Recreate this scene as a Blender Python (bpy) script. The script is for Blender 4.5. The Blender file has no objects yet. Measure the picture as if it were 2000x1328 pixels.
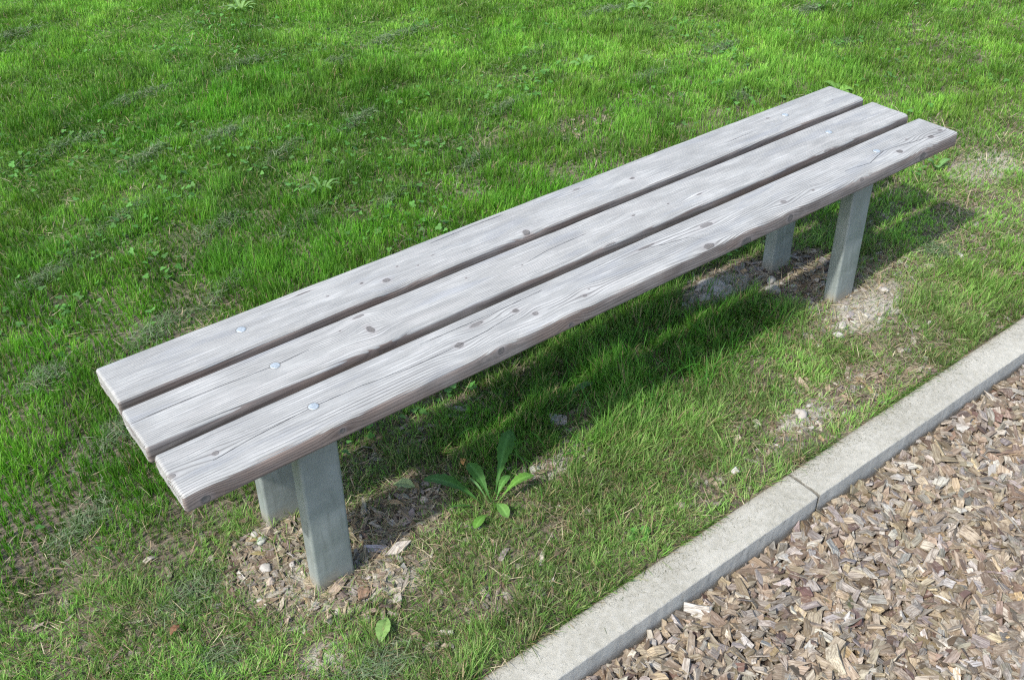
import bpy, math
import numpy as np
from mathutils import Matrix, Vector

C = bpy.context.scene.collection
rng = np.random.default_rng(11)

# ------------------------------------------------------------------ camera
CAM = np.array([-0.27491, -1.39846, 1.73470])
RIGHT = np.array([0.79347597, -0.6083504, -0.01748349])
UP = np.array([0.37105154, 0.46079524, 0.80621864])
FWD = np.array([0.48240713, 0.64620239, -0.59135931])
FPX = 1898.24 / 2000.0                      # focal length in picture widths
cam_data = bpy.data.cameras.new('camera')
cam_data.sensor_width = 36.0
cam_data.lens = 36.0 * FPX
cam_data.clip_start = 0.05
cam_data.clip_end = 1000.0
cam = bpy.data.objects.new('camera', cam_data)
C.objects.link(cam)
cam.matrix_world = Matrix(((RIGHT[0], UP[0], -FWD[0], CAM[0]),
                           (RIGHT[1], UP[1], -FWD[1], CAM[1]),
                           (RIGHT[2], UP[2], -FWD[2], CAM[2]),
                           (0, 0, 0, 1)))
bpy.context.scene.camera = cam

# ------------------------------------------------------------------ light
SUN_DIR = Vector((-0.41, -0.048, 0.45)).normalized()      # towards the sun
el = math.asin(SUN_DIR.z)
az = math.atan2(SUN_DIR.x, SUN_DIR.y)
world = bpy.data.worlds.new("World")
bpy.context.scene.world = world
world.use_nodes = True
wn = world.node_tree
bg = wn.nodes['Background']
sky = wn.nodes.new('ShaderNodeTexSky')
sky.sky_type = 'NISHITA'
sky.sun_disc = False
sky.sun_elevation = el
sky.sun_rotation = az
sky.air_density = 1.0
sky.dust_density = 2.0
wn.links.new(sky.outputs[0], bg.inputs[0])
bg.inputs[1].default_value = 0.15
sun_data = bpy.data.lights.new('sun', 'SUN')
sun_data.energy = 2.8
sun_data.angle = math.radians(1.6)
sun_data.color = (1.0, 0.955, 0.89)
sun = bpy.data.objects.new('sun', sun_data)
sun.rotation_euler = SUN_DIR.to_track_quat('Z', 'Y').to_euler()
sun.location = (-3, 0, 6)
C.objects.link(sun)
sc = bpy.context.scene
sc.view_settings.view_transform = 'Standard'
sc.view_settings.look = 'None'
sc.view_settings.exposure = 1.06
sc.view_settings.gamma = 1.0
sc.render.engine = 'CYCLES'
sc.cycles.use_denoising = False
sc.cycles.filter_width = 1.25
sc.cycles.sample_clamp_indirect = 4.0
sc.cycles.max_bounces = 8
sc.cycles.transparent_max_bounces = 8


# ------------------------------------------------------------------ helpers
def tag(o, label=None, cat=None, group=None, kind=None):
    if label: o['label'] = label
    if cat: o['category'] = cat
    if group: o['group'] = group
    if kind: o['kind'] = kind
    return o


def empty(name, loc=(0, 0, 0)):
    o = bpy.data.objects.new(name, None)
    o.location = loc
    o.empty_display_size = 0.05
    C.objects.link(o)
    return o


def build(name, V, quads=None, tris=None, mat=None, parent=None, attrs=None, smooth=False, loc=None):
    """ONE mesh object from arrays; attrs = {name: (N,) float | (N,3) vector/colour ('c_' prefix = colour)}"""
    me = bpy.data.meshes.new(name)
    V = np.asarray(V, np.float32)
    quads = np.zeros((0, 4), np.int32) if quads is None else np.asarray(quads, np.int32)
    tris = np.zeros((0, 3), np.int32) if tris is None else np.asarray(tris, np.int32)
    nq, nt = len(quads), len(tris)
    me.vertices.add(len(V))
    me.vertices.foreach_set('co', V.ravel())
    me.loops.add(nq * 4 + nt * 3)
    me.polygons.add(nq + nt)
    me.loops.foreach_set('vertex_index', np.concatenate([quads.ravel(), tris.ravel()]).astype(np.int32))
    starts = np.concatenate([np.arange(nq) * 4, nq * 4 + np.arange(nt) * 3]).astype(np.int32)
    me.polygons.foreach_set('loop_start', starts)
    me.polygons.foreach_set('use_smooth', np.full(nq + nt, smooth))
    me.update(calc_edges=True)
    if attrs:
        for k, a in attrs.items():
            a = np.asarray(a, np.float32)
            if a.ndim == 1:
                at = me.attributes.new(k, 'FLOAT', 'POINT')
                at.data.foreach_set('value', a)
            elif k.startswith('c_'):
                at = me.attributes.new(k, 'FLOAT_COLOR', 'POINT')
                at.data.foreach_set('color', np.concatenate([a, np.ones((len(a), 1), np.float32)], 1).ravel())
            else:
                at = me.attributes.new(k, 'FLOAT_VECTOR', 'POINT')
                at.data.foreach_set('vector', a.ravel())
    if mat: me.materials.append(mat)
    me.validate()
    o = bpy.data.objects.new(name, me)
    C.objects.link(o)
    if parent: o.parent = parent
    if loc is not None: o.location = loc
    return o


def hash2(i, j, seed):
    n = (i.astype(np.int64) * 374761393 + j.astype(np.int64) * 668265263 + seed * 1442695041) & 0x7fffffff
    n = ((n ^ (n >> 13)) * 1274126177) & 0x7fffffff
    n = (n ^ (n >> 16)) & 0x7fffffff
    return n / float(0x7fffffff)


def vn(x, y, seed=0):
    """smooth value noise, 0..1"""
    x = np.asarray(x, float); y = np.asarray(y, float)
    i = np.floor(x); j = np.floor(y)
    u = x - i; v = y - j
    u = u * u * (3 - 2 * u); v = v * v * (3 - 2 * v)
    i = i.astype(np.int64); j = j.astype(np.int64)
    a = hash2(i, j, seed); b = hash2(i + 1, j, seed)
    c = hash2(i, j + 1, seed); d = hash2(i + 1, j + 1, seed)
    return (a * (1 - u) + b * u) * (1 - v) + (c * (1 - u) + d * u) * v


def fbm(x, y, seed=0, octv=4):
    s = 0; a = 0.5; t = 0
    for k in range(octv):
        s = s + a * vn(x * 2 ** k, y * 2 ** k, seed + 17 * k); t += a; a *= 0.5
    return s / t


def sstep(a, b, x):
    t = np.clip((x - a) / (b - a), 0, 1)
    return t * t * (3 - 2 * t)


def to_px(P):
    d = P - CAM
    z = d @ FWD
    z = np.where(z < 0.05, 0.05, z)
    return 0.5 + FPX * (d @ RIGHT) / z, 0.332 - FPX * (d @ UP) / z, z     # in picture widths


# ------------------------------------------------------------------ node helpers
class NT:
    def __init__(s, name):
        s.m = bpy.data.materials.new(name)
        s.m.use_nodes = True
        s.t = s.m.node_tree
        s.p = s.t.nodes['Principled BSDF']
        s.out = s.t.nodes['Material Output']

    def n(s, typ, **kw):
        nd = s.t.nodes.new(typ)
        for k, v in kw.items():
            if k.startswith('i_'):
                nd.inputs[int(k[2:]) if k[2:].isdigit() else k[2:]].default_value = v
            else:
                setattr(nd, k, v)
        return nd

    def l(s, a, b):
        s.t.links.new(a, b); return s

    def val(s, x, sock):
        if hasattr(x, 'is_output') or isinstance(x, bpy.types.NodeSocket): s.l(x, sock)
        else: sock.default_value = x

    def math(s, op, a, b=0.0, c=None, clamp=False):
        nd = s.n('ShaderNodeMath', operation=op, use_clamp=clamp)
        s.val(a, nd.inputs[0]); s.val(b, nd.inputs[1])
        if c is not None: s.val(c, nd.inputs[2])
        return nd.outputs[0]

    def attr(s, name, out='Fac'):
        return s.n('ShaderNodeAttribute', attribute_name=name).outputs[out]

    def mapr(s, x, a, b, c=0.0, d=1.0, smooth=True):
        nd = s.n('ShaderNodeMapRange', interpolation_type='SMOOTHSTEP' if smooth else 'LINEAR')
        s.val(x, nd.inputs[0])
        for i, v in enumerate((a, b, c, d)): s.val(v, nd.inputs[1 + i])
        return nd.outputs[0]

    def mix(s, f, a, b, blend='MIX'):
        nd = s.n('ShaderNodeMix', data_type='RGBA', blend_type=blend)
        s.val(f, nd.inputs[0])
        for v, k in ((a, 6), (b, 7)):
            if isinstance(v, tuple): nd.inputs[k].default_value = (*v, 1) if len(v) == 3 else v
            else: s.l(v, nd.inputs[k])
        return nd.outputs[2]

    def noise(s, vec, scale, detail=3.0, rough=0.55, out=0, stretch=None):
        if stretch is not None:
            mp = s.n('ShaderNodeMapping'); mp.inputs['Scale'].default_value = stretch
            s.l(vec, mp.inputs[0]); vec = mp.outputs[0]
        nd = s.n('ShaderNodeTexNoise')
        nd.inputs['Scale'].default_value = scale
        nd.inputs['Detail'].default_value = detail
        nd.inputs['Roughness'].default_value = rough
        s.l(vec, nd.inputs['Vector'])
        return nd.outputs[out]

    def bump(s, h, dist, strength=1.0, normal=None):
        b = s.n('ShaderNodeBump')
        b.inputs['Strength'].default_value = strength
        b.inputs['Distance'].default_value = dist
        s.l(h, b.inputs['Height'])
        if normal is not None: s.l(normal, b.inputs['Normal'])
        return b.outputs[0]


# ------------------------------------------------------------------ terrain
KB, KF, KJ = -0.392, -0.489, 1.337          # kerb back face, front face, joint position
MULCH_Z = -0.052


def soil_z(x, y):
    x = np.asarray(x, float); y = np.asarray(y, float)
    z = -0.006 + 0.016 * (fbm(x * 2.1, y * 2.1, 5) - 0.5) + 0.007 * (fbm(x * 14, y * 14, 6, 3) - 0.5)
    z = z + 0.018 * np.exp(-(((x - 2.10) / .20) ** 2 + ((y + .07) / .09) ** 2))
    z = z + 0.012 * np.exp(-(((x - .34) / .12) ** 2 + ((y + .055) / .05) ** 2))
    z = z - 0.014 * np.exp(-(((x - .42) / .12) ** 2 + ((y - .10) / .08) ** 2))
    z = z + (-0.010 - z) * np.exp(-np.clip(y - KB, 0, 9) / .05) * 0.9
    z = z + 0.05 * (fbm(x * .45, y * .45, 8, 2) - 0.5) * sstep(1.2, 4.0, y)
    return z


def mulch_z(x, y):
    return MULCH_Z + 0.022 * (fbm(x * 4.5, y * 4.5, 31, 3) - 0.5) - 0.004


def ground_z(x, y):
    x = np.asarray(x, float); y = np.asarray(y, float)
    return np.where(y > -0.44, soil_z(x, y), mulch_z(x, y) - 0.022)


def nonuni(lo, a, b, hi, step):
    mid = np.arange(a, b + 1e-6, step)
    up = [b]; s = step
    while up[-1] < hi: s *= 1.22; up.append(up[-1] + s)
    dn = [a]; s = step
    while dn[-1] > lo: s *= 1.22; dn.append(dn[-1] - s)
    return np.concatenate([np.array(dn[:0:-1]), mid, np.array(up[1:])])


def ground():
    xs = nonuni(-400, -1.2, 4.6, 400, 0.018)
    ys = nonuni(-400, -1.7, 3.0, 400, 0.018)
    ys = np.sort(np.concatenate([ys[np.abs(ys + 0.44) > 0.006], [-0.4405, -0.4395]]))
    X, Y = np.meshgrid(xs, ys)
    Z = ground_z(X, Y)
    V = np.stack([X.ravel(), Y.ravel(), Z.ravel()], 1)
    nx, ny = len(xs), len(ys)
    i = np.arange(nx * ny).reshape(ny, nx)
    Q = np.stack([i[:-1, :-1].ravel(), i[:-1, 1:].ravel(), i[1:, 1:].ravel(), i[1:, :-1].ravel()], 1)
    pl = np.zeros(len(V))
    for (cx, cy, rx, ry) in ((2.12, -.07, .24, .10), (1.86, .30, .18, .08), (2.28, .06, .10, .06), (.36, -.06, .13, .05), (1.53, -.28, .12, .04), (1.86, .17, .07, .03),
                             (.20, .13, .12, .14), (.90, .01, .07, .035), (1.0, .02, .05, .03), (.16, -.16, .08, .05), (3.3, .25, .2, .12)):
        wob = .5 * (fbm(V[:, 0] * 15, V[:, 1] * 15, 12, 3) - .5)
        pl = np.maximum(pl, 1 - sstep(.5, 1.2, np.sqrt(((V[:, 0] - cx) / rx) ** 2 + ((V[:, 1] - cy) / ry) ** 2) + wob))
    m = NT('soil')
    geo = m.n('ShaderNodeNewGeometry').outputs['Position']
    sep = m.n('ShaderNodeSeparateXYZ'); m.l(geo, sep.inputs[0])
    n1 = m.noise(geo, 9.0, 6); n2 = m.noise(geo, 120.0, 5, 0.65); n3 = m.noise(geo, 2.2, 3)
    base = m.mix(m.mapr(n1, .35, .68), (0.065, 0.052, 0.036), (0.155, 0.130, 0.095))
    base = m.mix(m.mapr(n2, .35, .7, 0, .5), base, (0.24, 0.21, 0.165))
    base = m.mix(m.math('MULTIPLY', m.attr('pale'), m.mapr(n2, .3, .6, .55, .95)), base, (0.38, 0.36, 0.305))
    # far lawn: green between the modelled blades
    grn = m.mix(m.mapr(n1, .3, .7), (0.035, 0.085, 0.012), (0.085, 0.17, 0.028))
    far = m.mapr(sep.outputs['Y'], .8, 3.0, 0.0, 0.9)
    base = m.mix(far, base, grn)
    mul = m.mix(m.mapr(n2, .35, .65), (0.05, 0.035, 0.024), (0.17, 0.13, 0.10))
    base = m.mix(m.math('LESS_THAN', sep.outputs['Y'], -0.44), base, mul)
    m.l(base, m.p.inputs['Base Color'])
    m.p.inputs['Roughness'].default_value = 0.95
    m.p.inputs['Specular IOR Level'].default_value = 0.15
    m.l(m.bump(n2, 0.006, 0.9), m.p.inputs['Normal'])
    o = build('ground', V, Q, None, m.m, smooth=True, attrs={'pale': pl})
    tag(o, kind='structure')


ground()


# ------------------------------------------------------------------ kerb stones
def concrete():
    m = NT('concrete')
    pos = m.n('ShaderNodeNewGeometry').outputs['Position']
    sep = m.n('ShaderNodeSeparateXYZ'); m.l(pos, sep.inputs[0])
    nrm = m.n('ShaderNodeNewGeometry').outputs['Normal']
    sn = m.n('ShaderNodeSeparateXYZ'); m.l(nrm, sn.inputs[0])
    fine = m.noise(pos, 420.0, 4, 0.7)
    mid = m.noise(pos, 60.0, 5, 0.6)
    big = m.noise(pos, 5.0, 4, 0.55)
    col = m.mix(m.mapr(big, .35, .7), (0.280, 0.272, 0.226), (0.355, 0.346, 0.295))
    col = m.mix(m.mapr(fine, .50, .72, 0, .6), col, (0.13, 0.13, 0.118))
    col = m.mix(m.mapr(mid, .35, .75, 0, .30), col, (0.52, 0.515, 0.47))
    # dark organic specks and threads stuck on the top
    spk = m.noise(pos, 150.0, 3, 0.75, stretch=(1.0, 1.6, 1.0))
    patch = m.mapr(m.noise(pos, 7.0, 2), .42, .62, .15, 1.0)
    col = m.mix(m.math('MULTIPLY', m.mapr(spk, .61, .70, 0, .5), patch), col, (0.12, 0.115, 0.085))
    # soil stain along the lawn edge
    st = m.math('ADD', sep.outputs['Y'], m.math('MULTIPLY', m.math('SUBTRACT', mid, .5), .05))
    col = m.mix(m.mapr(st, KB - .022, KB + .002, 0, .55), col, (0.21, 0.19, 0.145))
    # vertical face: smooth, greyer with drip stains
    drip = m.noise(pos, 30.0, 4, 0.6, stretch=(1.0, 1.0, 0.25))
    side = m.mix(m.mapr(drip, .35, .7), (0.36, 0.355, 0.325), (0.46, 0.455, 0.415))
    side = m.mix(m.mapr(m.noise(pos, 55.0, 4, .6), .58, .70, 0, .5), side, (0.12, 0.117, 0.105))
    low = m.math('ADD', sep.outputs['Z'], m.math('MULTIPLY', drip, .02))
    side = m.mix(m.mapr(low, -.026, -.052, 0, .45), side, (0.20, 0.18, 0.14))
    isside = m.mapr(sn.outputs['Z'], .75, .35, 0, 1)
    col = m.mix(isside, col, side)
    # narrow band of darker colour along the joints
    fx = m.math('ABSOLUTE', m.math('SUBTRACT', m.math('FRACT', m.math('ADD', m.math('DIVIDE', m.math('SUBTRACT', sep.outputs['X'], KJ), 1.15), 10.5)), .5))
    fx = m.math('ADD', fx, m.math('MULTIPLY', m.math('SUBTRACT', mid, .5), .006))
    col = m.mix(m.mapr(fx, .0052, .0018, 0, .85), col, (0.07, 0.065, 0.05))
    m.l(col, m.p.inputs['Base Color'])
    m.p.inputs['Roughness'].default_value = 0.9
    m.p.inputs['Specular IOR Level'].default_value = 0.25
    h = m.math('ADD', m.math('MULTIPLY', fine, 1.0), m.math('MULTIPLY', mid, 1.2))
    m.l(m.bump(h, 0.0022, 0.75), m.p.inputs['Normal'])
    return m.m


MAT_CONC = concrete()


def kerb_stone(x0, x1, label, seed):
    xs = np.concatenate([[x0, x0 + .0015, x0 + .004], np.arange(x0 + .010, x1 - .009, .007), [x1 - .004, x1 - .0015, x1]])
    # profile (y, z): back bottom -> top -> front bottom
    prof = [(KB, -.16), (KB, -.05), (KB, -.006), (KB - .002, -.002), (KB - .006, 0.0)]
    for t in np.linspace(0.012, 0.076, 12): prof.append((KB - t, 0.0))
    prof += [(KF + .0175, -.0001), (KF + .0160, -.0010), (KF + .010, -.0018), (KF + .005, -.0026), (KF + .0012, -.0034),
             (KF + .0002, -.0046), (KF, -.0075), (KF, -.03), (KF, -.05), (KF, -.16)]
    prof = np.array(prof)
    n = len(prof)
    X = np.repeat(xs[:, None], n, 1)
    Y = np.repeat(prof[None, :, 0], len(xs), 0).copy()
    Z = np.repeat(prof[None, :, 1], len(xs), 0).copy()
    # small irregular arris
    j = (vn(X * 120, Y * 90, seed) - .5) * .0011 + (vn(X * 14, Y * 30, seed + 3) - .5) * .0006
    edge = (np.arange(n) >= 19) & (np.arange(n) <= 24)
    Y[:, edge] += (j * 1.0)[:, edge]; Z[:, edge] += (j * .7)[:, edge]
    Z[:, 4:19] += ((vn(X * 160, Y * 160, seed + 5) - .5) * .0009)[:, 4:19]
    # rounded ends
    e = np.minimum(X - x0, x1 - X)
    shr = np.clip((.002 - e) / .002, 0, 1) ** 2 * .0012
    Z -= np.where(Z > -.02, shr, 0)
    Y += np.where(prof[None, :, 0] < KF + .004, shr, 0)
    V = np.stack([X, Y, Z], 2).reshape(-1, 3)
    i = np.arange(len(xs) * n).reshape(len(xs), n)
    Q = np.stack([i[:-1, :-1].ravel(), i[:-1, 1:].ravel(), i[1:, 1:].ravel(), i[1:, :-1].ravel()], 1)[:, ::-1]
    # end caps as fans
    c0 = len(V)
    V = np.vstack([V, [[x0, (KB + KF) / 2, -.06], [x1, (KB + KF) / 2, -.06]]])
    T = [(c0, i[0, k], i[0, k + 1]) for k in range(n - 1)] + [(c0 + 1, i[-1, k + 1], i[-1, k]) for k in range(n - 1)]
    o = build('kerb_stone', V, Q, np.array(T), MAT_CONC, smooth=True)
    me = o.data
    tag(o, label, 'kerb stone', 'concrete kerb stones between lawn and bark bed')
    return o


G = 0.0026
kerb_stone(KJ - 1.15 + G, KJ - G, 'pale concrete kerb stone nearest the camera, below the lawn plant with long leaves', 1)
kerb_stone(KJ + G, KJ + 1.15 - G, 'pale concrete kerb stone beyond the joint, running to the right edge of the photo', 2)
kerb_stone(KJ - 2.30 + G, KJ - 1.15 - G, 'concrete kerb stone before the nearest one, continuing the edging out of the photo bottom', 3)
kerb_stone(KJ + 1.15 + G, KJ + 2.30 - G, 'concrete kerb stone farthest along the edging, past the right edge of the photo', 4)


# ------------------------------------------------------------------ bench
H = 0.450; L = 2.513; PW = 0.145; GAP = 0.0292; TH = 0.047


def wood():
    m = NT('weathered_larch')
    tc = m.attr('wc', 'Vector')
    ring = m.attr('ring'); knot = m.attr('knot'); crack = m.attr('crack'); side = m.attr('side')
    wob = m.noise(tc, 1.0, 3, .6, stretch=(6, 60, 60))
    r = m.math('ADD', ring, m.math('MULTIPLY', m.math('SUBTRACT', wob, .5), .35))
    fr = m.math('FRACT', r)
    # late wood: a narrow darker line with one sharp side
    line = m.math('MULTIPLY', m.mapr(fr, .56, .84), m.mapr(fr, 1.0, .93))
    amp = m.noise(tc, 1.0, 3, .6, stretch=(2.4, 22, 22))
    amp = m.mapr(amp, .34, .62, .08, 1.15)
    gl = m.attr('grain')
    lineA = m.math('MULTIPLY', m.math('MULTIPLY', line, amp), gl)
    fib = m.noise(tc, 1.0, 4, .7, stretch=(10, 420, 420))
    blo = m.noise(tc, 1.0, 4, .6, stretch=(9, 26, 26))
    blo2 = m.noise(tc, 1.0, 3, .6, stretch=(2.3, 8, 8))
    top = m.mix(m.mapr(blo, .34, .68), (0.300, 0.306, 0.290), (0.420, 0.427, 0.405))
    top = m.mix(m.mapr(blo2, .5, .72, 0, .45), top, (0.36, 0.36, 0.335))
    blu = m.noise(tc, 1.0, 3, .6, stretch=(3.5, 18, 18))
    top = m.mix(m.mapr(blu, .52, .68, 0, .6), top, (0.255, 0.275, 0.295))
    top = m.mix(m.mapr(blu, .46, .32, 0, .45), top, (0.47, 0.465, 0.44))
    top = m.mix(m.mapr(fib, .35, .65, .42, 0), top, (0.185, 0.185, 0.178))
    bun = m.noise(tc, 1.0, 3, .6, stretch=(3.5, 260, 260))
    top = m.mix(m.mapr(bun, .36, .62, .42, 0), top, (0.215, 0.215, 0.21))
    top = m.mix(m.mapr(bun, .56, .72, 0, .35), top, (0.60, 0.60, 0.60))
    wht = m.noise(tc, 1.0, 5, .75, stretch=(30, 110, 110))
    top = m.mix(m.math('MULTIPLY', m.mapr(wht, .58, .75, 0, .55), m.mapr(blo2, .45, .6)), top, (0.66, 0.66, 0.67))
    top = m.mix(m.math('MULTIPLY', lineA, .68), top, (0.105, 0.102, 0.098))
    sd = m.mix(m.mapr(blo, .3, .7), (0.145, 0.130, 0.118), (0.265, 0.243, 0.225))
    sd = m.mix(m.mapr(blo2, .44, .60, 0, .65), sd, (0.20, 0.145, 0.115))
    sd = m.mix(m.mapr(blu, .54, .66, 0, .5), sd, (0.15, 0.135, 0.13))
    sd = m.mix(m.mapr(fib, .35, .65, .45, 0), sd, (0.10, 0.085, 0.08))
    sd = m.mix(m.math('MULTIPLY', lineA, .42), sd, (0.075, 0.055, 0.05))
    # irregular boundary between the bleached top and the browner sides follows the rings
    sb = m.math('ADD', side, m.math('MULTIPLY', m.math('SUBTRACT', fr, .5), .30))
    sb = m.math('ADD', sb, m.math('MULTIPLY', m.math('SUBTRACT', blo, .5), .5))
    col = m.mix(m.mapr(sb, .42, .58), top, sd)
    # knots
    kn = m.noise(tc, 1.0, 3, .6, stretch=(110, 110, 110))
    kd = m.math('ADD', knot, m.math('MULTIPLY', m.math('SUBTRACT', kn, .5), 1.1))
    kring = m.math('PINGPONG', m.math('MULTIPLY', kd, 3.2), .5)
    kcol = m.mix(m.math('MULTIPLY', kring, 1.3), (0.075, 0.070, 0.066), (0.20, 0.19, 0.178))
    halo = m.mapr(kd, 2.4, 1.1, 0, .30)
    col = m.mix(halo, col, (0.27, 0.245, 0.24))
    kst = m.mapr(m.noise(tc, 1.0, 2, .5, stretch=(9, 13, 13)), .35, .65, .70, 1.0)
    col = m.mix(m.math('MULTIPLY', m.mapr(kd, 1.2, .8), kst), col, kcol)
    rim = m.math('MULTIPLY', m.mapr(kd, .78, 1.0), m.mapr(kd, 1.3, 1.05))
    col = m.mix(m.math('MULTIPLY', rim, .5), col, (0.06, 0.055, 0.052))
    # drying cracks
    ckn = m.noise(tc, 1.0, 3, .6, stretch=(16, 30, 30))
    ca = m.math('ABSOLUTE', m.math('ADD', crack, m.math('MULTIPLY', m.math('SUBTRACT', m.noise(tc, 1.0, 4, .7, stretch=(60, 60, 60)), .5), .0030)))
    cm = m.mapr(ca, m.mapr(ckn, .3, .7, .0004, .0015), .0001)
    col = m.mix(cm, col, (0.035, 0.030, 0.028))
    m.l(col, m.p.inputs['Base Color'])
    m.p.inputs['Roughness'].default_value = 0.78
    m.p.inputs['Specular IOR Level'].default_value = 0.3
    bd = m.attr('bolt')
    ringd = m.math('MULTIPLY', m.mapr(bd, .0104, .0114), m.mapr(bd, .0142, .0122))
    col = m.mix(m.math('MULTIPLY', ringd, .42), col, (0.05, 0.048, 0.045))
    m.l(col, m.p.inputs['Base Color'])
    hgt = m.math('SUBTRACT', m.math('MULTIPLY', m.mapr(fr, 0, .8), gl), m.math('MULTIPLY', cm, 3.0))
    hgt = m.math('ADD', hgt, m.math('MULTIPLY', fib, .5))
    hgt = m.math('SUBTRACT', hgt, m.math('MULTIPLY', m.mapr(kd, 1.15, .9), .7))
    m.l(m.bump(hgt, 0.0011, .8), m.p.inputs['Normal'])
    return m.m


MAT_WOOD = wood()


def seat_plank(parent, y0, pith, spacing, knots, sideknots, cracks, seed, grain=1.0, x0=0.0, x1=L, scallop=1.0, label=None):
    """a plank from y0 to y0+PW; knots (x, y, rx, ry, darkness), pith = (y, z) of the growth-ring centre"""
    xs = np.concatenate([[x0, x0 + .001, x0 + .0025, x0 + .005], np.arange(x0 + .0075, x1 - .006, .0026), [x1 - .005, x1 - .0025, x1 - .001, x1]])
    # cross section, counterclockwise seen from -x ... start at bottom front
    hw = PW / 2; r = 0.007
    sec = []; ns = []

    def run(a, b, n, nr):
        for t in np.linspace(0, 1, n, endpoint=False):
            sec.append((a[0] + (b[0] - a[0]) * t, a[1] + (b[1] - a[1]) * t)); ns.append(nr)

    def arc(cy, cz, a0, a1, n):
        for t in np.linspace(0, 1, n, endpoint=False):
            a = a0 + (a1 - a0) * t
            sec.append((cy + r * math.cos(a), cz + r * math.sin(a))); ns.append((math.cos(a), math.sin(a)))
    P = math.pi
    run((-hw + r, -TH), (hw - r, -TH), 12, (0, -1))
    arc(hw - r, -TH + r, -P / 2, 0, 4)
    run((hw, -TH + r), (hw, -r), 16, (1, 0))
    arc(hw - r, -r, 0, P / 2, 6)
    run((hw - r, 0), (-hw + r, 0), 74, (0, 1))
    arc(-hw + r, -r, P / 2, P, 8)
    run((-hw, -r), (-hw, -TH + r), 22, (-1, 0))
    arc(-hw + r, -TH + r, P, 1.5 * P, 4)
    sec = np.array(sec); ns = np.array(ns)
    n = len(sec)
    X = np.repeat(xs[:, None], n, 1)
    S = np.repeat(sec[None, :, 0], len(xs), 0); Z = np.repeat(sec[None, :, 1], len(xs), 0)
    NY = np.repeat(ns[None, :, 0], len(xs), 0); NZ = np.repeat(ns[None, :, 1], len(xs), 0)
    # ---- growth rings as a solid field
    Xc, Yc, Zc = X.copy(), S.copy(), Z.copy()
    Yw = Yc.copy(); Zw = Zc.copy()
    Kd = np.full(X.shape, 9.0)
    for (kx, ky, rx, ry, st) in knots:
        kyl = ky - (y0 + hw)
        dx = X - kx; dy = Yc - kyl
        w = np.exp(-(dx / (rx * 3.8 + .018)) ** 2 - (dy / (ry * 3.0 + .011)) ** 2)
        topm = sstep(-.030, -.008, Zc)
        Yw = Yw - dy * w * .68 * topm * min(1, st + .15) + .0035 * w * topm * math.sin(kx * 77)
        d = np.sqrt((dx / rx) ** 2 + (dy / ry) ** 2) + (1 - sstep(-.012, -.003, Zc)) * 9
        Kd = np.minimum(Kd, d + max(0, .95 - st) * 1.1)
    for (kx, kz, rx, rz, st) in sideknots:                      # on the front edge face
        kzl = kz - H
        dx = X - kx; dz = Zc - kzl
        fr = 1 - sstep(-hw + .004, -hw + .022, Yc)
        w = np.exp(-(dx / (rx * 3.2 + .02)) ** 2 - (dz / (rz * 2.2 + .008)) ** 2)
        Zw = Zw - dz * w * .75 * fr * st
        Yw = Yw - .012 * w * fr * st
        d = np.sqrt((dx / rx) ** 2 + (dz / rz) ** 2) + (1 - (1 - sstep(-hw + .004, -hw + .010, Yc))) * 9
        Kd = np.minimum(Kd, d)
    py = pith[0] + .020 * (vn(X * 1.1, X * 0 + 3, seed) - .5) + .010 * (vn(X * 3.3, X * 0 + 9, seed) - .5)
    pz = pith[1] + .024 * (vn(X * .9, X * 0 + 5, seed + 1) - .5)
    rad = np.sqrt((Yw - py) ** 2 + (Zw - pz) ** 2)
    ring = rad / spacing + .7 * (fbm(X * 2.4, Yw * 16, seed + 2, 3) - .5)
    ring = ring + (1.5 * (fbm(X * 3.2, Zc * 30, seed + 60, 2) - .5)) * (1 - sstep(-hw + .001, -hw + .018, Yc)) * scallop
    # ---- shape: rounded, eroded edges, slight unevenness
    th = np.arctan2(Zc + TH / 2, Yc)
    # wane on the long front top edge
    ew = sstep(.40, .80, fbm(X * 5.5 + 4, X * 0 + 1, seed + 9, 3)) * scallop
    frontedge = np.exp(-((Yc + hw) / .010) ** 2) * np.exp(-(Zc / .012) ** 2)
    backedge = np.exp(-((Yc - hw) / .010) ** 2) * np.exp(-(Zc / .012) ** 2)
    fre = np.abs((ring % 1.0) - .5) * 2
    dep = frontedge * (.0012 + ew * (.0030 + .0026 * fre)) + backedge * (.0006 + .0008 * sstep(.5, .8, fbm(X * 6, X * 0 + 7, seed + 12, 3)))
    Yn = S + np.where(Yc < 0, 1, -1) * dep * .9
    Zn = Z - dep * .8
    # ribs: hard late wood stands proud
    rib = (np.minimum((ring % 1.0) / .75, 1) - .5) * .00012 * grain
    Yn += NY * rib; Zn += NZ * rib
    Zn += .0012 * (fbm(X * 2, Yc * 9, seed + 20, 2) - .5) * np.where(Zc > -.01, 1, 0)
    # knots stand a touch lower with a rim
    kk = np.clip(1.15 - Kd, 0, 1)
    Yn -= NY * kk * .0008; Zn -= NZ * kk * .0008
    # ends rounded, with the ring ribs showing as teeth
    e = np.minimum(X - x0, x1 - X)
    sh = np.clip(1 - e / .005, 0, 1) ** 2 * .0036
    Yn = Yn - np.sign(Yn) * np.where(np.abs(NY) > .1, sh, 0)
    Zn = Zn - np.sign(Zn + TH / 2) * np.where(np.abs(NZ) > .1, sh, 0)
    tooth = ((ring % 1.0) - .5) * .0016
    Xn = X + np.where(e < .0015, 1, 0) * (tooth * np.where(X < (x0 + x1) / 2, -1, 1))
    Xn += np.where(e < .006, 1, 0) * .006 * (vn(Yc * 40, Zc * 40 + X * 0, seed + 30) - .5) * 0.5
    # crown of the boards: they rise a few millimetres towards mid-length
    crown = BOW * (1 - ((X - L / 2) / (L / 2)) ** 2)
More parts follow.
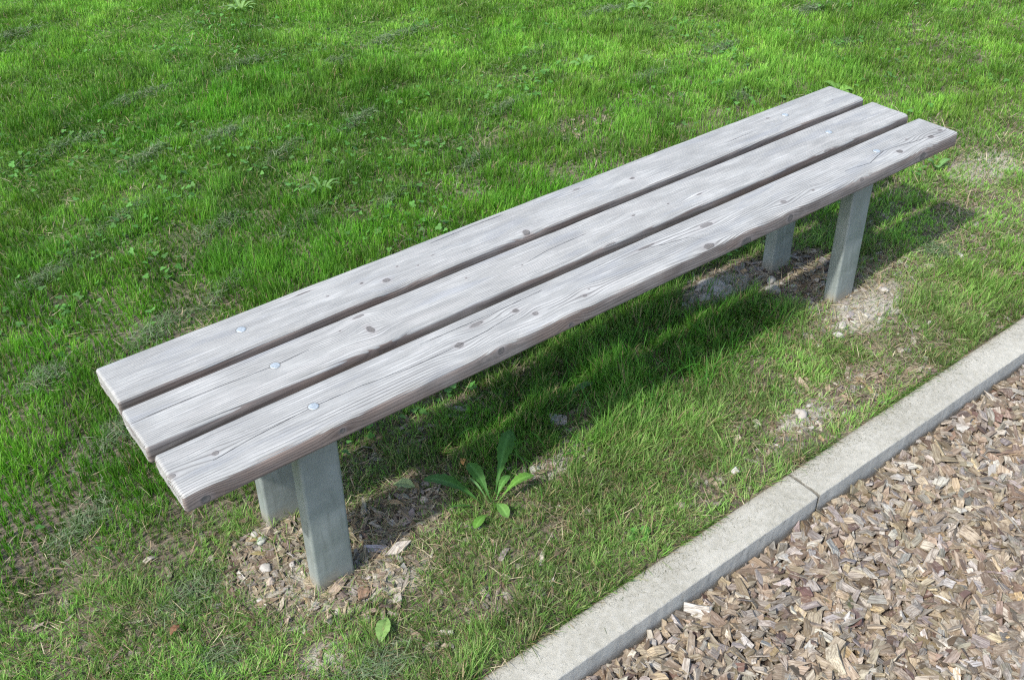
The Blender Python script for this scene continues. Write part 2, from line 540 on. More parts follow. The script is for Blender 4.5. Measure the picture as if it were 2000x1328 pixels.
    V = np.stack([Xn, Yn + y0 + hw, Zn + H + crown], 2).reshape(-1, 3)
    # crack field on the top face
    CR = np.full(X.shape, .5)
    for pl in cracks:
        pl = np.array(pl)
        yy = np.interp(X, pl[:, 0], pl[:, 1]) - (y0 + hw)
        d = Yc - yy
        inside = (X >= pl[0, 0]) & (X <= pl[-1, 0]) & (Zc > -.008)
        fade = np.minimum(X - pl[0, 0], pl[-1, 0] - X)
        d = d + np.where(fade < .04, np.sign(d + 1e-9) * (1 - fade / .04) * .0008, 0)
        CR = np.where(inside & (np.abs(d) < np.abs(CR)), d, CR)
    # side mask 0 top .. 1 side
    SIDE = 1 - sstep(-.013, -.0005, Zc)
    SIDE = np.where(np.abs(NY) > .3, np.maximum(SIDE, .5 * np.abs(NY)), SIDE)
    SIDE = SIDE * 1.0
    i = np.arange(len(xs) * n).reshape(len(xs), n)
    i2 = np.concatenate([i, i[:, :1]], 1)
    Q = np.stack([i2[:-1, :-1].ravel(), i2[:-1, 1:].ravel(), i2[1:, 1:].ravel(), i2[1:, :-1].ravel()], 1)
    BD = np.full(X.shape, .5)
    for bx in (.314, 2.203):
        byl = {0: .077, 1: .252, 2: .424}[int(round(y0 / (PW + GAP)))] - (y0 + hw)
        BD = np.minimum(BD, np.sqrt((X - bx) ** 2 + (Yc - byl) ** 2 + (np.minimum(Zc + .005, 0) * 9) ** 2))
    A = dict(bolt=BD.ravel(), ring=ring.ravel(), knot=Kd.ravel(), crack=CR.ravel(), side=SIDE.ravel(),
             grain=np.full(X.size, grain), wc=np.stack([X.ravel() + seed * 3.1, (Yw + y0).ravel(), Zc.ravel() + seed], 1))
    # ---- end caps: grid rings shrinking inwards
    nv = len(V)
    VV = [V]; QQ = [Q]; add = {k: [v] for k, v in A.items()}
    for side_i, col in ((0, i[0]), (1, i[-1])):
        xe = x0 if side_i == 0 else x1
        prev = col
        base = V[col]
        cy, cz = y0 + hw, H - TH / 2
        for f in (.94, .85, .74, .62, .50, .37, .24, .12, .02):
            P2 = base.copy()
            # shrink mostly in z, keep it inside the outline
            P2[:, 1] = cy + (base[:, 1] - cy) * (1 - (1 - f) * .33)
            P2[:, 2] = cz + (base[:, 2] - cz) * f
            yl = P2[:, 1] - cy; zl = P2[:, 2] - H
            pys = py[0 if side_i == 0 else -1, 0]; pzs = pz[0 if side_i == 0 else -1, 0]
            rg = np.sqrt((yl - pys) ** 2 + (zl - pzs) ** 2) / spacing
            rg = rg + (ring[0 if side_i == 0 else -1] - np.sqrt((base[:, 1] - cy - pys) ** 2 + (base[:, 2] - H - pzs) ** 2) / spacing)
            P2[:, 0] = xe + (-1 if side_i == 0 else 1) * (((rg % 1.0) - .5) * .0010)
            idx = np.arange(nv, nv + n); nv += n
            VV.append(P2)
            a = np.concatenate([prev, prev[:1]]); b = np.concatenate([idx, idx[:1]])
            q = np.stack([a[:-1], a[1:], b[1:], b[:-1]], 1)
            if side_i == 0: q = q[:, ::-1]
            QQ.append(q)
            add['ring'].append(rg); add['knot'].append(np.full(n, 9.)); add['crack'].append(np.full(n, .5))
            add['bolt'].append(np.full(n, .5)); add['side'].append(np.full(n, .38)); add['grain'].append(np.full(n, grain))
            add['wc'].append(np.stack([np.full(n, xe * 40.0), yl, zl], 1))
            prev = idx
    V = np.vstack(VV); Q = np.vstack(QQ)
    A = {k: np.concatenate(v) for k, v in add.items()}
    # quads are wound so that faces look outwards
    o = build('seat_plank', V, Q[:, ::-1], None, MAT_WOOD, parent, A, smooth=True)
    if label: o['label'] = label
    return o


BOW = 0.003


def zinc():
    m = NT('zinc_bolt')
    pos = m.n('ShaderNodeNewGeometry').outputs['Position']
    nn = m.noise(pos, 260.0, 3)
    m.l(m.mix(m.mapr(nn, .35, .7), (0.30, 0.34, 0.355), (0.46, 0.51, 0.53)), m.p.inputs['Base Color'])
    m.p.inputs['Metallic'].default_value = 0.35
    m.p.inputs['Roughness'].default_value = 0.5
    m.l(m.bump(nn, .0005, .5), m.p.inputs['Normal'])
    return m.m


def galv():
    m = NT('galvanised_steel')
    pos = m.n('ShaderNodeTexCoord').outputs['Object']
    sep = m.n('ShaderNodeSeparateXYZ'); m.l(pos, sep.inputs[0])
    vor = m.n('ShaderNodeTexVoronoi'); vor.inputs['Scale'].default_value = 95.0
    m.l(pos, vor.inputs['Vector'])
    sp = m.n('ShaderNodeSeparateColor'); m.l(vor.outputs['Color'], sp.inputs[0])
    n1 = m.noise(pos, 14.0, 5); n2 = m.noise(pos, 190.0, 4, .65); n3 = m.noise(pos, 1.0, 4, .6, stretch=(60, 60, 7))
    col = m.mix(m.mapr(n1, .3, .7), (0.195, 0.225, 0.215), (0.265, 0.295, 0.282))
    col = m.mix(m.math('MULTIPLY', sp.outputs[0], .22), col, (0.26, 0.29, 0.29))
    col = m.mix(m.mapr(n3, .55, .72, 0, .35), col, (0.12, 0.14, 0.125))
    col = m.mix(m.mapr(n2, .60, .75, 0, .22), col, (0.38, 0.40, 0.39))
    dirt = m.math('ADD', sep.outputs['Z'], m.math('MULTIPLY', m.math('SUBTRACT', n1, .5), .09))
    col = m.mix(m.mapr(dirt, .050, .0, 0, .65), col, (0.30, 0.27, 0.21))
    m.l(col, m.p.inputs['Base Color'])
    m.p.inputs['Metallic'].default_value = 0.25
    m.l(m.mapr(n1, .3, .7, .42, .62), m.p.inputs['Roughness'])
    m.l(m.bump(m.math('ADD', n2, m.math('MULTIPLY', n1, 2)), .0006, .6), m.p.inputs['Normal'])
    return m.m


MAT_ZINC = zinc(); MAT_GALV = galv()

bench = empty('park_bench', (0, 0, 0))
tag(bench, 'backless bench of three weathered grey planks on four galvanised steel legs', 'bench')

KN_F = [(.097, .072, .0065, .0055, 1), (.005, .064, .008, .0055, 1), (.668, .061, .010, .0085, 1.1), (.743, .101, .016, .0055, 1),
        (.847, .088, .008, .0065, 1), (.876, .050, .007, .006, 1), (1.013, .034, .006, .005, .8), (1.039, .050, .004, .003, .6),
        (1.484, .088, .020, .0065, 1.1), (1.410, .009, .014, .009, 1), (1.739, .043, .0085, .0065, 1), (1.856, .036, .005, .004, .8),
        (2.253, .032, .010, .008, 1), (2.417, .034, .010, .007, 1), (2.480, .045, .008, .006, .9), (2.342, .070, .006, .004, .7), (1.28, .105, .030, .004, .8)]
SK_F = [(.739, .437, .008, .008, 1), (.335, .425, .006, .006, 1), (.040, .418, .010, .008, 1), (.942, .415, .006, .006, 1),
        (1.721, .424, .009, .010, 1), (1.546, .415, .018, .011, 1), (2.332, .424, .012, .012, 1), (2.033, .441, .008, .005, 1)]
KN_M = [(.545, .237, .007, .013, 1), (.549, .299, .014, .0045, .9), (.488, .276, .005, .0035, .5), (.249, .268, .003, .0025, .4),
        (.382, .233, .003, .0025, .4), (.839, .276, .005, .003, .5), (.982, .236, .005, .003, .5), (1.20, .254, .012, .002, .5),
        (1.369, .246, .007, .0035, .7), (1.594, .220, .012, .003, .8), (1.488, .234, .006, .003, .6), (1.222, .1735, .020, .0045, .95), (2.10, .1735, .018, .0045, .95)]
KN_B = [(.682, .391, .009, .008, .9), (.627, .418, .006, .0045, .6), (.737, .429, .006, .004, .5), (.780, .400, .005, .0035, .5),
        (.835, .418, .016, .002, .5), (.888, .408, .003, .0025, .4), (.934, .427, .003, .0025, .4), (1.092, .359, .009, .010, 1),
        (.535, .420, .005, .0035, .6), (.493, .469, .024, .003, .8), (.229, .409, .003, .0025, .3), (.072, .389, .0025, .002, .3),
        (1.517, .408, .009, .006, .8), (1.415, .419, .0035, .003, .4), (1.348, .458, .018, .003, .7), (2.141, .442, .010, .005, .6),
        (2.312, .428, .005, .003, .5), (2.420, .405, .006, .003, .5)]
CR_F = [[(.084, .055), (.183, .069), (.313, .077), (.418, .074), (.538, .061), (.668, .061), (.750, .066), (.836, .080)],
        [(1.27, .104), (1.33, .085), (1.40, .072), (1.43, .030)], [(2.02, .055), (2.12, .040), (2.22, .066), (2.36, .044), (2.50, .030)],
        [(.60, .118), (.78, .113), (.95, .117)]]
CR_M = [[(-.002, .261), (.079, .264), (.191, .261), (.314, .252), (.40, .258)], [(1.0, .240), (1.08, .252), (1.2, .254)]]
CR_B = [[(.86, .47), (1.0, .475), (1.1, .472)], [(1.9, .40), (2.05, .405)]]
planks = [
    seat_plank(bench, 0.0, (-.125, -.085), .0060, KN_F, SK_F, CR_F, 3, 1.0, 0.0, L, 1.0, 'front seat plank, coarse grained with dark knots and a long crack'),
    seat_plank(bench, PW + GAP, (.19, -.10), .0050, KN_M, [], CR_M, 8, .85, -.004, L - .002, .7, 'middle seat plank, finely lined'),
    seat_plank(bench, 2 * (PW + GAP), (-.20, -.07), .0049, KN_B, [], CR_B, 14, .78, .002, L + .003, .7, 'rear seat plank, palest and finely lined'),
]


def bolt(parent, x, y, z):
    n = 32
    prof = [(0, .0009), (.0045, .0009), (.0080, .0007), (.0100, .0006), (.0108, -.0003), (.0109, -.0025)]
    V = [(0, 0, prof[0][1])]; Q = []; T = []
    for (r, h) in prof[1:]:
        for k in range(n):
            a = 2 * math.pi * k / n
            V.append((r * math.cos(a), r * math.sin(a), h))
    for k in range(n): T.append((0, 1 + k, 1 + (k + 1) % n))
    for j in range(len(prof) - 2):
        for k in range(n):
            a = 1 + j * n + k; b = 1 + j * n + (k + 1) % n
            Q.append((a, a + n, b + n, b))
    o = build('bolt_head', np.array(V) + np.array([x, y, z]), Q, T, MAT_ZINC, parent, smooth=True)
    return o


for k in range(3):
    for x in (.314, 2.203):
        yb = (.077, .252, .424)[k]
        bolt(planks[k], x, yb, H + .0004 + BOW * (1 - ((x - L / 2) / (L / 2)) ** 2))


def tube(name, x0, y0, a, b, z0, z1, lean, parent, r=.007, sag=None):
    """rectangular steel tube with rounded corners"""
    pts = []
    for (cx, cy, a0) in ((a - r, b - r, 0), (r, b - r, 90), (r, r, 180), (a - r, r, 270)):
        for k in range(6):
            t = math.radians(a0 + 18 * k)
            pts.append((cx + r * math.cos(t), cy + r * math.sin(t)))
    pts = np.array(pts); n = len(pts)
    zs = np.linspace(z0, z1, 14)
    V = np.concatenate([np.stack([pts[:, 0] + lean[0] * z, pts[:, 1] + lean[1] * z, np.full(n, z)], 1) for z in zs])
    Q = []
    for j in range(len(zs) - 1):
        for k in range(n):
            Q.append((j * n + k, j * n + (k + 1) % n, (j + 1) * n + (k + 1) % n, (j + 1) * n + k))
    top = (len(zs) - 1) * n
    V = np.vstack([V, V[top:top + n].mean(0)[None], V[:n].mean(0)[None]])
    T = [(top + k, top + (k + 1) % n, len(V) - 2) for k in range(n)] + [((k + 1) % n, k, len(V) - 1) for k in range(n)]
    o = build(name, V, Q, T, MAT_GALV, parent, smooth=True, loc=(x0, y0, 0))
    es = o.modifiers.new('edge', 'EDGE_SPLIT'); es.split_angle = math.radians(40)
    return o


LEAN = (.055, .060)
for x in (.223, 2.043):
    tube('leg', x, .0115, .093, .045, -.12, H - TH - .004, LEAN, bench)
    tube('leg', x, .262, .093, .045, -.12, H - TH - .004, LEAN, bench)
    bar = tube('cross_bar', x + LEAN[0] * .39 + .004, .055, .085, .40, H - TH - .012, H - TH - .0005, (0, 0), bench)


# ------------------------------------------------------------------ leaf and blade materials
def leafmat(name, transl=.35, rough=.5, spec=.35, bumpy=0.0, gain=1.0):
    m = NT(name)
    col = m.attr('c_col', 'Color')
    m.l(col, m.p.inputs['Base Color'])
    m.p.inputs['Roughness'].default_value = rough
    m.p.inputs['Specular IOR Level'].default_value = spec
    tr = m.n('ShaderNodeBsdfTranslucent')
    m.l(m.mix(1.0, col, (1.25 * gain, 1.35 * gain, .7 * gain), 'MULTIPLY'), tr.inputs['Color'])
    mx = m.n('ShaderNodeMixShader'); mx.inputs[0].default_value = transl
    m.l(m.p.outputs[0], mx.inputs[1]); m.l(tr.outputs[0], mx.inputs[2])
    m.l(mx.outputs[0], m.out.inputs['Surface'])
    return m.m


MAT_GRASS = leafmat('grass_blade', .42, .5, .30)
MAT_STRAW = leafmat('dry_blade', .15, .7, .2)
MAT_LEAF = leafmat('broad_leaf', .30, .55, .22)


def blades(P, az, lean, h, w, curl, croot, ctip, twist=None):
    """arrays -> blade geometry (7 verts, 2 quads + 1 tri each). lean in radians from vertical at the root, curl added to the tip"""
    n = len(P)
    d = np.stack([np.cos(az), np.sin(az), np.zeros(n)], 1)
    ta = az + np.pi / 2 + (rng.uniform(-.9, .9, n) if twist is None else twist)
    wd = np.stack([np.cos(ta), np.sin(ta), rng.uniform(-.25, .25, n)], 1)
    lev = [0, .38, .74, 1.0]; ww = [.75, 1.0, .72, 0]
    pts = []; p = P.copy(); prev = 0
    V = np.empty((n, 7, 3), np.float32); Cc = np.empty((n, 7, 3), np.float32)
    vi = 0
    for k, t in enumerate(lev):
        if k:
            a = lean + curl * ((t + prev) / 2)
            seg = h * (t - prev)
            p = p + d * (np.sin(a) * seg)[:, None] + np.array([0, 0, 1.0]) * (np.cos(a) * seg)[:, None]
            prev = t
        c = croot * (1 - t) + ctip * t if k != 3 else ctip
        if k < 3:
            V[:, vi] = p - wd * (w * ww[k] / 2)[:, None]; V[:, vi + 1] = p + wd * (w * ww[k] / 2)[:, None]
            Cc[:, vi] = c; Cc[:, vi + 1] = c; vi += 2
        else:
            V[:, vi] = p; Cc[:, vi] = c
    b = (np.arange(n) * 7)[:, None]
    Q = np.concatenate([b + np.array([[0, 1, 3, 2]]), b + np.array([[2, 3, 5, 4]])])
    T = b + np.array([[4, 5, 6]])
    return V.reshape(-1, 3), Q, T, Cc.reshape(-1, 3)


def merge(parts):
    Vs, Qs, Ts, Cs = [], [], [], []; o = 0
    for V, Q, T, Cc in parts:
        Vs.append(V); Cs.append(Cc)
        if len(Q): Qs.append(Q + o)
        if len(T): Ts.append(T + o)
        o += len(V)
    return np.vstack(Vs), (np.vstack(Qs) if Qs else None), (np.vstack(Ts) if Ts else None), np.vstack(Cs)


# bare places: (x, y, rx, ry, strength)
BARE = [(.26, .10, .20, .17, .88), (.46, .10, .17, .10, .78), (.31, -.06, .13, .05, .8), (.18, .20, .09, .09, .9), (.62, .16, .10, .05, .6),
        (2.10, .17, .22, .16, .97), (1.88, .31, .24, .09, .96), (2.13, -.07, .22, .095, .93), (2.36, .06, .08, .06, .7), (1.93, -.07, .10, .05, .6),
        (1.05, .09, .09, .07, .75), (.89, .015, .08, .04, .6), (1.77, -.29, .16, .06, .8), (1.53, -.275, .11, .05, .7), (1.38, -.32, .09, .035, .7),
        (1.93, -.365, .10, .03, .8), (.50, -.25, .07, .04, .7), (.16, -.16, .06, .04, .5), (1.15, -.30, .05, .03, .6), (3.32, .25, .20, .14, .55), (2.98, .62, .16, .10, .35),
        (2.77, 1.2, .22, .10, .5), (2.35, 1.55, .2, .1, .3), (.70, .33, .3, .05, .35)]


def bare(x, y):
    b = np.zeros_like(x)
    wx = x + .10 * (fbm(x * 9, y * 9, 71, 3) - .5); wy = y + .10 * (fbm(x * 9, y * 9, 72, 3) - .5)
    for (cx, cy, rx, ry, s) in BARE:
        b = np.maximum(b, s * (1 - sstep(.65, 1.25, np.sqrt(((wx - cx) / rx) ** 2 + ((wy - cy) / ry) ** 2))))
    return b


def sample(n, x0, x1, y0, y1):
    x = rng.uniform(x0, x1, n); y = rng.uniform(y0, y1, n)
    return x, y


def visible(x, y, z=0.0):
    P = np.stack([x, y, np.full_like(x, z)], 1)
    u, v, d = to_px(P)
    ins = (u > -.06) & (u < 1.06) & (v > -.05) & (v < .73)
    near = (u > -.55) & (u < 1.55) & (v > -.30) & (v < 1.1)
    return ins, near, d


# ------------------------------------------------------------------ lawn grass
def lawn():
    parts = []
    # candidates per m2: dense close to the camera, thinner far off
    xs_, ys_, bs_ = [], [], []
    for (a0, a1, b0, b1, dn) in ((-1.1, 3.4, KB + .004, 1.2, 76000), (-1.1, 3.4, 1.2, 3.0, 36000), (3.4, 6.0, KB + .004, 3.0, 26000),
                                 (-1.6, 9.0, 3.0, 7.5, 20000), (6.0, 9.0, KB + .004, 3.0, 6000)):
        nn = int((a1 - a0) * (b1 - b0) * dn)
        xx_, yy_ = sample(nn, a0, a1, b0, b1)
        xs_.append(xx_); ys_.append(yy_); bs_.append(np.full(nn, float(dn)))
    x = np.concatenate(xs_); y = np.concatenate(ys_); base = np.concatenate(bs_); NT_ = len(x)
    ins, near, dist = visible(x, y)
    k0 = near; x, y, base, ins, near, dist = (a[k0] for a in (x, y, base, ins, near, dist)); NT_ = len(x)
    fall = np.clip((2.6 / np.maximum(dist, 1.2)) ** 1.0, .35, 1.0)
    back = sstep(.25, .55, y)                         # 0 strip by the kerb .. 1 lawn behind the bench
    left = 1 - sstep(-.05, .35, x)
    strip = (1 - back) * (1 - .65 * sstep(2.15, 2.7, x))
    back = 1 - strip
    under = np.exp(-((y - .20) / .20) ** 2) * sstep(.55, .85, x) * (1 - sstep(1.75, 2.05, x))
    clump = fbm(x * 20, y * 20, 41, 3)
    patch = fbm(x * 3.1, y * 3.1, 43, 3)
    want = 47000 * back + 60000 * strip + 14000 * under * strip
    want = want * (1 - bare(x, y)) * (.62 + .55 * sstep(.36, .60, clump)) * (.85 + .3 * sstep(.35, .6, patch))
    want = want * fall * np.where(ins, 1, np.where(near, .35, .0))
    keep = rng.random(NT_) < want / base
    x, y, dist, back, strip, under, clump, patch, left = (a[keep] for a in (x, y, dist, back, strip, under, clump, patch, left))
    n = len(x)
    # pull blades into tufts
    tx = np.floor(x / .022) + hash2(np.floor(x / .022).astype(np.int64), np.floor(y / .022).astype(np.int64), 5)
    ty = np.floor(y / .022) + hash2(np.floor(x / .022).astype(np.int64), np.floor(y / .022).astype(np.int64), 6)
    cxh = hash2(np.floor(x / .022).astype(np.int64), np.floor(y / .022).astype(np.int64), 7)
    cyh = hash2(np.floor(x / .022).astype(np.int64), np.floor(y / .022).astype(np.int64), 8)
    ox = x - tx * .022; oy = y - ty * .022
    pull = .45
    xx = x - ox * pull; yy = np.maximum(y - oy * pull, KB + .002)
    zz = ground_z(xx, yy) - .002
    az = np.where(rng.random(n) < .5, np.arctan2(oy, ox), 12 * fbm(x * 5, y * 5, 49, 2)) + rng.normal(0, .9, n)
    hn = fbm(x * 1.3, y * 1.3, 51, 3)
    hgt = (.036 + .030 * (hn - .35)) * back + (.035 + .018 * (hn - .5)) * strip
    hgt = hgt + .010 * strip * left
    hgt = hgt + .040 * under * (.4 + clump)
    c2 = fbm(x * 8, y * 8, 47, 3); c3 = fbm(x * 2.6, y * 4.2, 48, 3)
    hgt = hgt * rng.uniform(.55, 1.25, n) * (.75 + .5 * cxh) * (.66 + .62 * sstep(.3, .7, c2)) * (.80 + .4 * sstep(.3, .7, c3))
    lean = np.abs(rng.normal(0, .22, n)) * back + np.abs(rng.normal(.35, .38, n)) * strip * (1 - .6 * under)
    curl = np.abs(rng.normal(.35, .35, n)) * back + np.abs(rng.normal(.65, .45, n)) * strip
    w = rng.uniform(.0012, .0025, n) * (1 + .22 * np.clip(dist - 2.4, 0, 5) * .7)
    w = w * np.where(strip > .5, .9, 1.0)
    # colour: lush mid green, yellower in patches, bluish dark in others, olive in the worn strip
    t1 = sstep(.30, .70, fbm(x * .9 + 3, y * .9, 61, 3))
    t2 = sstep(.35, .70, fbm(x * 6, y * 6, 62, 3))
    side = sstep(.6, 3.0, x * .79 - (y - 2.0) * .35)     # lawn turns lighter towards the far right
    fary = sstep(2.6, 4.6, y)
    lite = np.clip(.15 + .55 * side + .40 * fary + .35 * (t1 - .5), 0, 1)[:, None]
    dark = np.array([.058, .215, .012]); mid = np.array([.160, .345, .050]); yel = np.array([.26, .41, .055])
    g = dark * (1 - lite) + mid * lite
    y2 = (np.clip(rng.normal(.16, .16, n) + .25 * (t2 - .4), 0, 1) * (.5 + .5 * lite[:, 0]))[:, None]
    g = g * (1 - y2) + yel * y2
    ol = np.array([.120, .305, .042]); ol2 = np.array([.26, .34, .120])
    os_ = np.clip(rng.normal(.45, .3, n), 0, 1)[:, None]
    olive = ol * (1 - os_) + ol2 * os_
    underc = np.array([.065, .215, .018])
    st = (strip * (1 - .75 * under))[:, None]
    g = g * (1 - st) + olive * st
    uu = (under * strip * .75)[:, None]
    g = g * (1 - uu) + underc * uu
    # left foreground lawn keeps a fresher green
    lf = (strip * left * .45)[:, None]
    g = g * (1 - lf) + np.array([.11, .27, .035]) * lf
    g = g * (.78 + .44 * sstep(.32, .68, fbm(x * 7 + 5, y * 7, 63, 3)))[:, None] * (.85 + .3 * sstep(.3, .7, fbm(x * 1.7 + 5, y * 2.3, 64, 3)))[:, None]
    g = g * (rng.uniform(.55, 1.45, n) * (.85 + .3 * cyh))[:, None]
    dead = rng.random(n) < (.03 * back + .13 * strip)
    g[dead] = np.array([.34, .28, .15]) * rng.uniform(.6, 1.2, (dead.sum(), 1))
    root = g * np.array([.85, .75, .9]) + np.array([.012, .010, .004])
    P = np.stack([xx, yy, zz], 1)
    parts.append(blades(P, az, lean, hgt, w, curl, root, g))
    # scattered long wisps under the bench
    m_ = 420
    x = rng.normal(1.30, .30, m_); y = np.abs(rng.normal(.12, .12, m_)) - .05
    k = (x > .65) & (x < 1.9); x, y = x[k], y[k]; m_ = len(x)
    P = np.stack([x, y, ground_z(x, y)], 1)
    c = np.array([.055, .19, .02]) * rng.uniform(.7, 1.5, (m_, 1))
    parts.append(blades(P, rng.uniform(0, 6.28, m_), np.abs(rng.normal(.15, .2, m_)), rng.uniform(.06, .13, m_), rng.uniform(.0016, .003, m_),
                        rng.uniform(.3, 1.6, m_), c * .8, c))
    # blades hanging over the kerb edge
    m_ = 4200
    x = rng.uniform(-.8, 3.4, m_); y = np.full(m_, KB + .004) + rng.uniform(0, .012, m_)
    kk = fbm(x * 11, y * 0 + 2, 77, 3) > .47
    x, y = x[kk], y[kk]; m_ = len(x)
    P = np.stack([x, y, ground_z(x, y)], 1)
    c = np.array([.085, .20, .028]) * rng.uniform(.6, 1.5, (m_, 1))
    dd = rng.random(m_) < .25; c[dd] = np.array([.30, .25, .14]) * rng.uniform(.6, 1.2, (dd.sum(), 1))
    parts.append(blades(P, rng.normal(-1.57, .8, m_), rng.uniform(.3, 1.2, m_), rng.uniform(.012, .042, m_), rng.uniform(.001, .002, m_),
                        rng.uniform(.2, 1.0, m_), c * .8, c))
    V, Q, T, Cc = merge(parts)
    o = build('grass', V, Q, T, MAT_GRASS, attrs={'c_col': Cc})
    tag(o, 'short green lawn grass growing around and under the bench', 'grass', kind='stuff')
    return n


NG = lawn()
print('grass blades', NG)


# ------------------------------------------------------------------ dead blades, clippings
def straw():
    parts = []
    n0 = 420000
    x, y = sample(n0, -1.3, 5.5, KB + .004, 5.5)
    ins, near, dist = visible(x, y)
    strip = 1 - sstep(.25, .60, y)
    pt = sstep(.42, .62, fbm(x * 7, y * 7, 81, 3))
    want = (6800 * strip * (1 - .5 * (1 - sstep(0, .4, x))) + 900 * (1 - strip)) * (.35 + 1.0 * pt) + 1800 * bare(x, y) * strip
    for (cx, cy, r, s) in ((3.32, .25, .22, 6000), (3.0, .60, .18, 2500), (2.42, .03, .15, 4000), (2.9, .1, .5, 900), (.42, .13, .20, 3500)):
        want = want + s * np.exp(-((x - cx) ** 2 + (y - cy) ** 2) / r ** 2)
    want = want * np.clip((2.6 / np.maximum(dist, 1.2)) ** 1.1, .3, 1) * np.where(ins, 1, np.where(near, .35, 0))
    dens = n0 / (6.8 * (5.5 - KB - .004))
    k = rng.random(n0) < want / dens
    x, y, dist, strip = x[k], y[k], dist[k], strip[k]; n = len(x)
    P = np.stack([x, y, ground_z(x, y) + rng.uniform(.001, .012, n) + .008 * (1 - strip)], 1)
    pal = np.array([[.40, .34, .21], [.30, .24, .15], [.50, .44, .30], [.20, .15, .09], [.37, .28, .18], [.28, .29, .15]])
    c = pal[rng.integers(0, len(pal), n)] * rng.uniform(.6, 1.15, (n, 1))
    parts.append(blades(P, rng.uniform(0, 6.28, n), rng.normal(1.40, .25, n), rng.uniform(.02, .06, n),
                        rng.uniform(.0008, .0018, n) * (1 + .2 * np.clip(dist - 2.2, 0, 5)), rng.uniform(-.3, .9, n), c, c * .95))
    V, Q, T, Cc = merge(parts)
    tag(build('dry_straw', V, Q, T, MAT_STRAW, attrs={'c_col': Cc}), 'dead tan grass stalks lying between the green blades', 'straw', kind='stuff')


straw()

CLIP = [(1.066, 2.456, .16, .05, .3), (1.487, 3.162, .14, .05, .2), (2.766, 2.362, .16, .06, .1), (3.044, 1.312, .09, .06, 0.), (2.577, -.003, .07, .06, 0.),
        (.674, 4.338, .25, .07, .2), (.777, 2.467, .22, .04, .5), (.742, 1.722, .12, .05, .4), (-.029, 1.194, .10, .06, .3), (.888, 3.076, .3, .05, .3),
        (3.956, 1.45, .10, .06, .1), (1.82, 2.881, .16, .06, .2), (1.19, 2.125, .2, .04, .5), (.492, 2.767, .2, .06, .3), (.302, 1.22, .14, .05, .5),
        (.10, .85, .2, .06, .5), (.25, .62, .16, .05, .4), (.60, 1.32, .22, .04, .5), (1.0, 1.55, .2, .035, .4), (.5, 2.0, .25, .04, .5),
        (-.12, .55, .12, .06, .5), (-.02, .18, .10, .06, .2), (1.6, 2.2, .22, .04, .4), (2.2, 1.9, .18, .04, .2), (2.9, 1.75, .2, .05, .0),
        (3.5, 1.8, .18, .05, -.1), (2.3, 3.0, .25, .06, .1), (3.4, 2.6, .2, .05, .0), (4.3, 1.9, .2, .06, .0), (3.2, .75, .12, .06, .1),
        (.13, 1.75, .2, .05, .5), (1.75, 1.55, .14, .03, .3), (1.35, 1.5, .12, .03, .4), (-.05, -.02, .10, .05, 0), (.2, -.25, .12, .05, 0)]


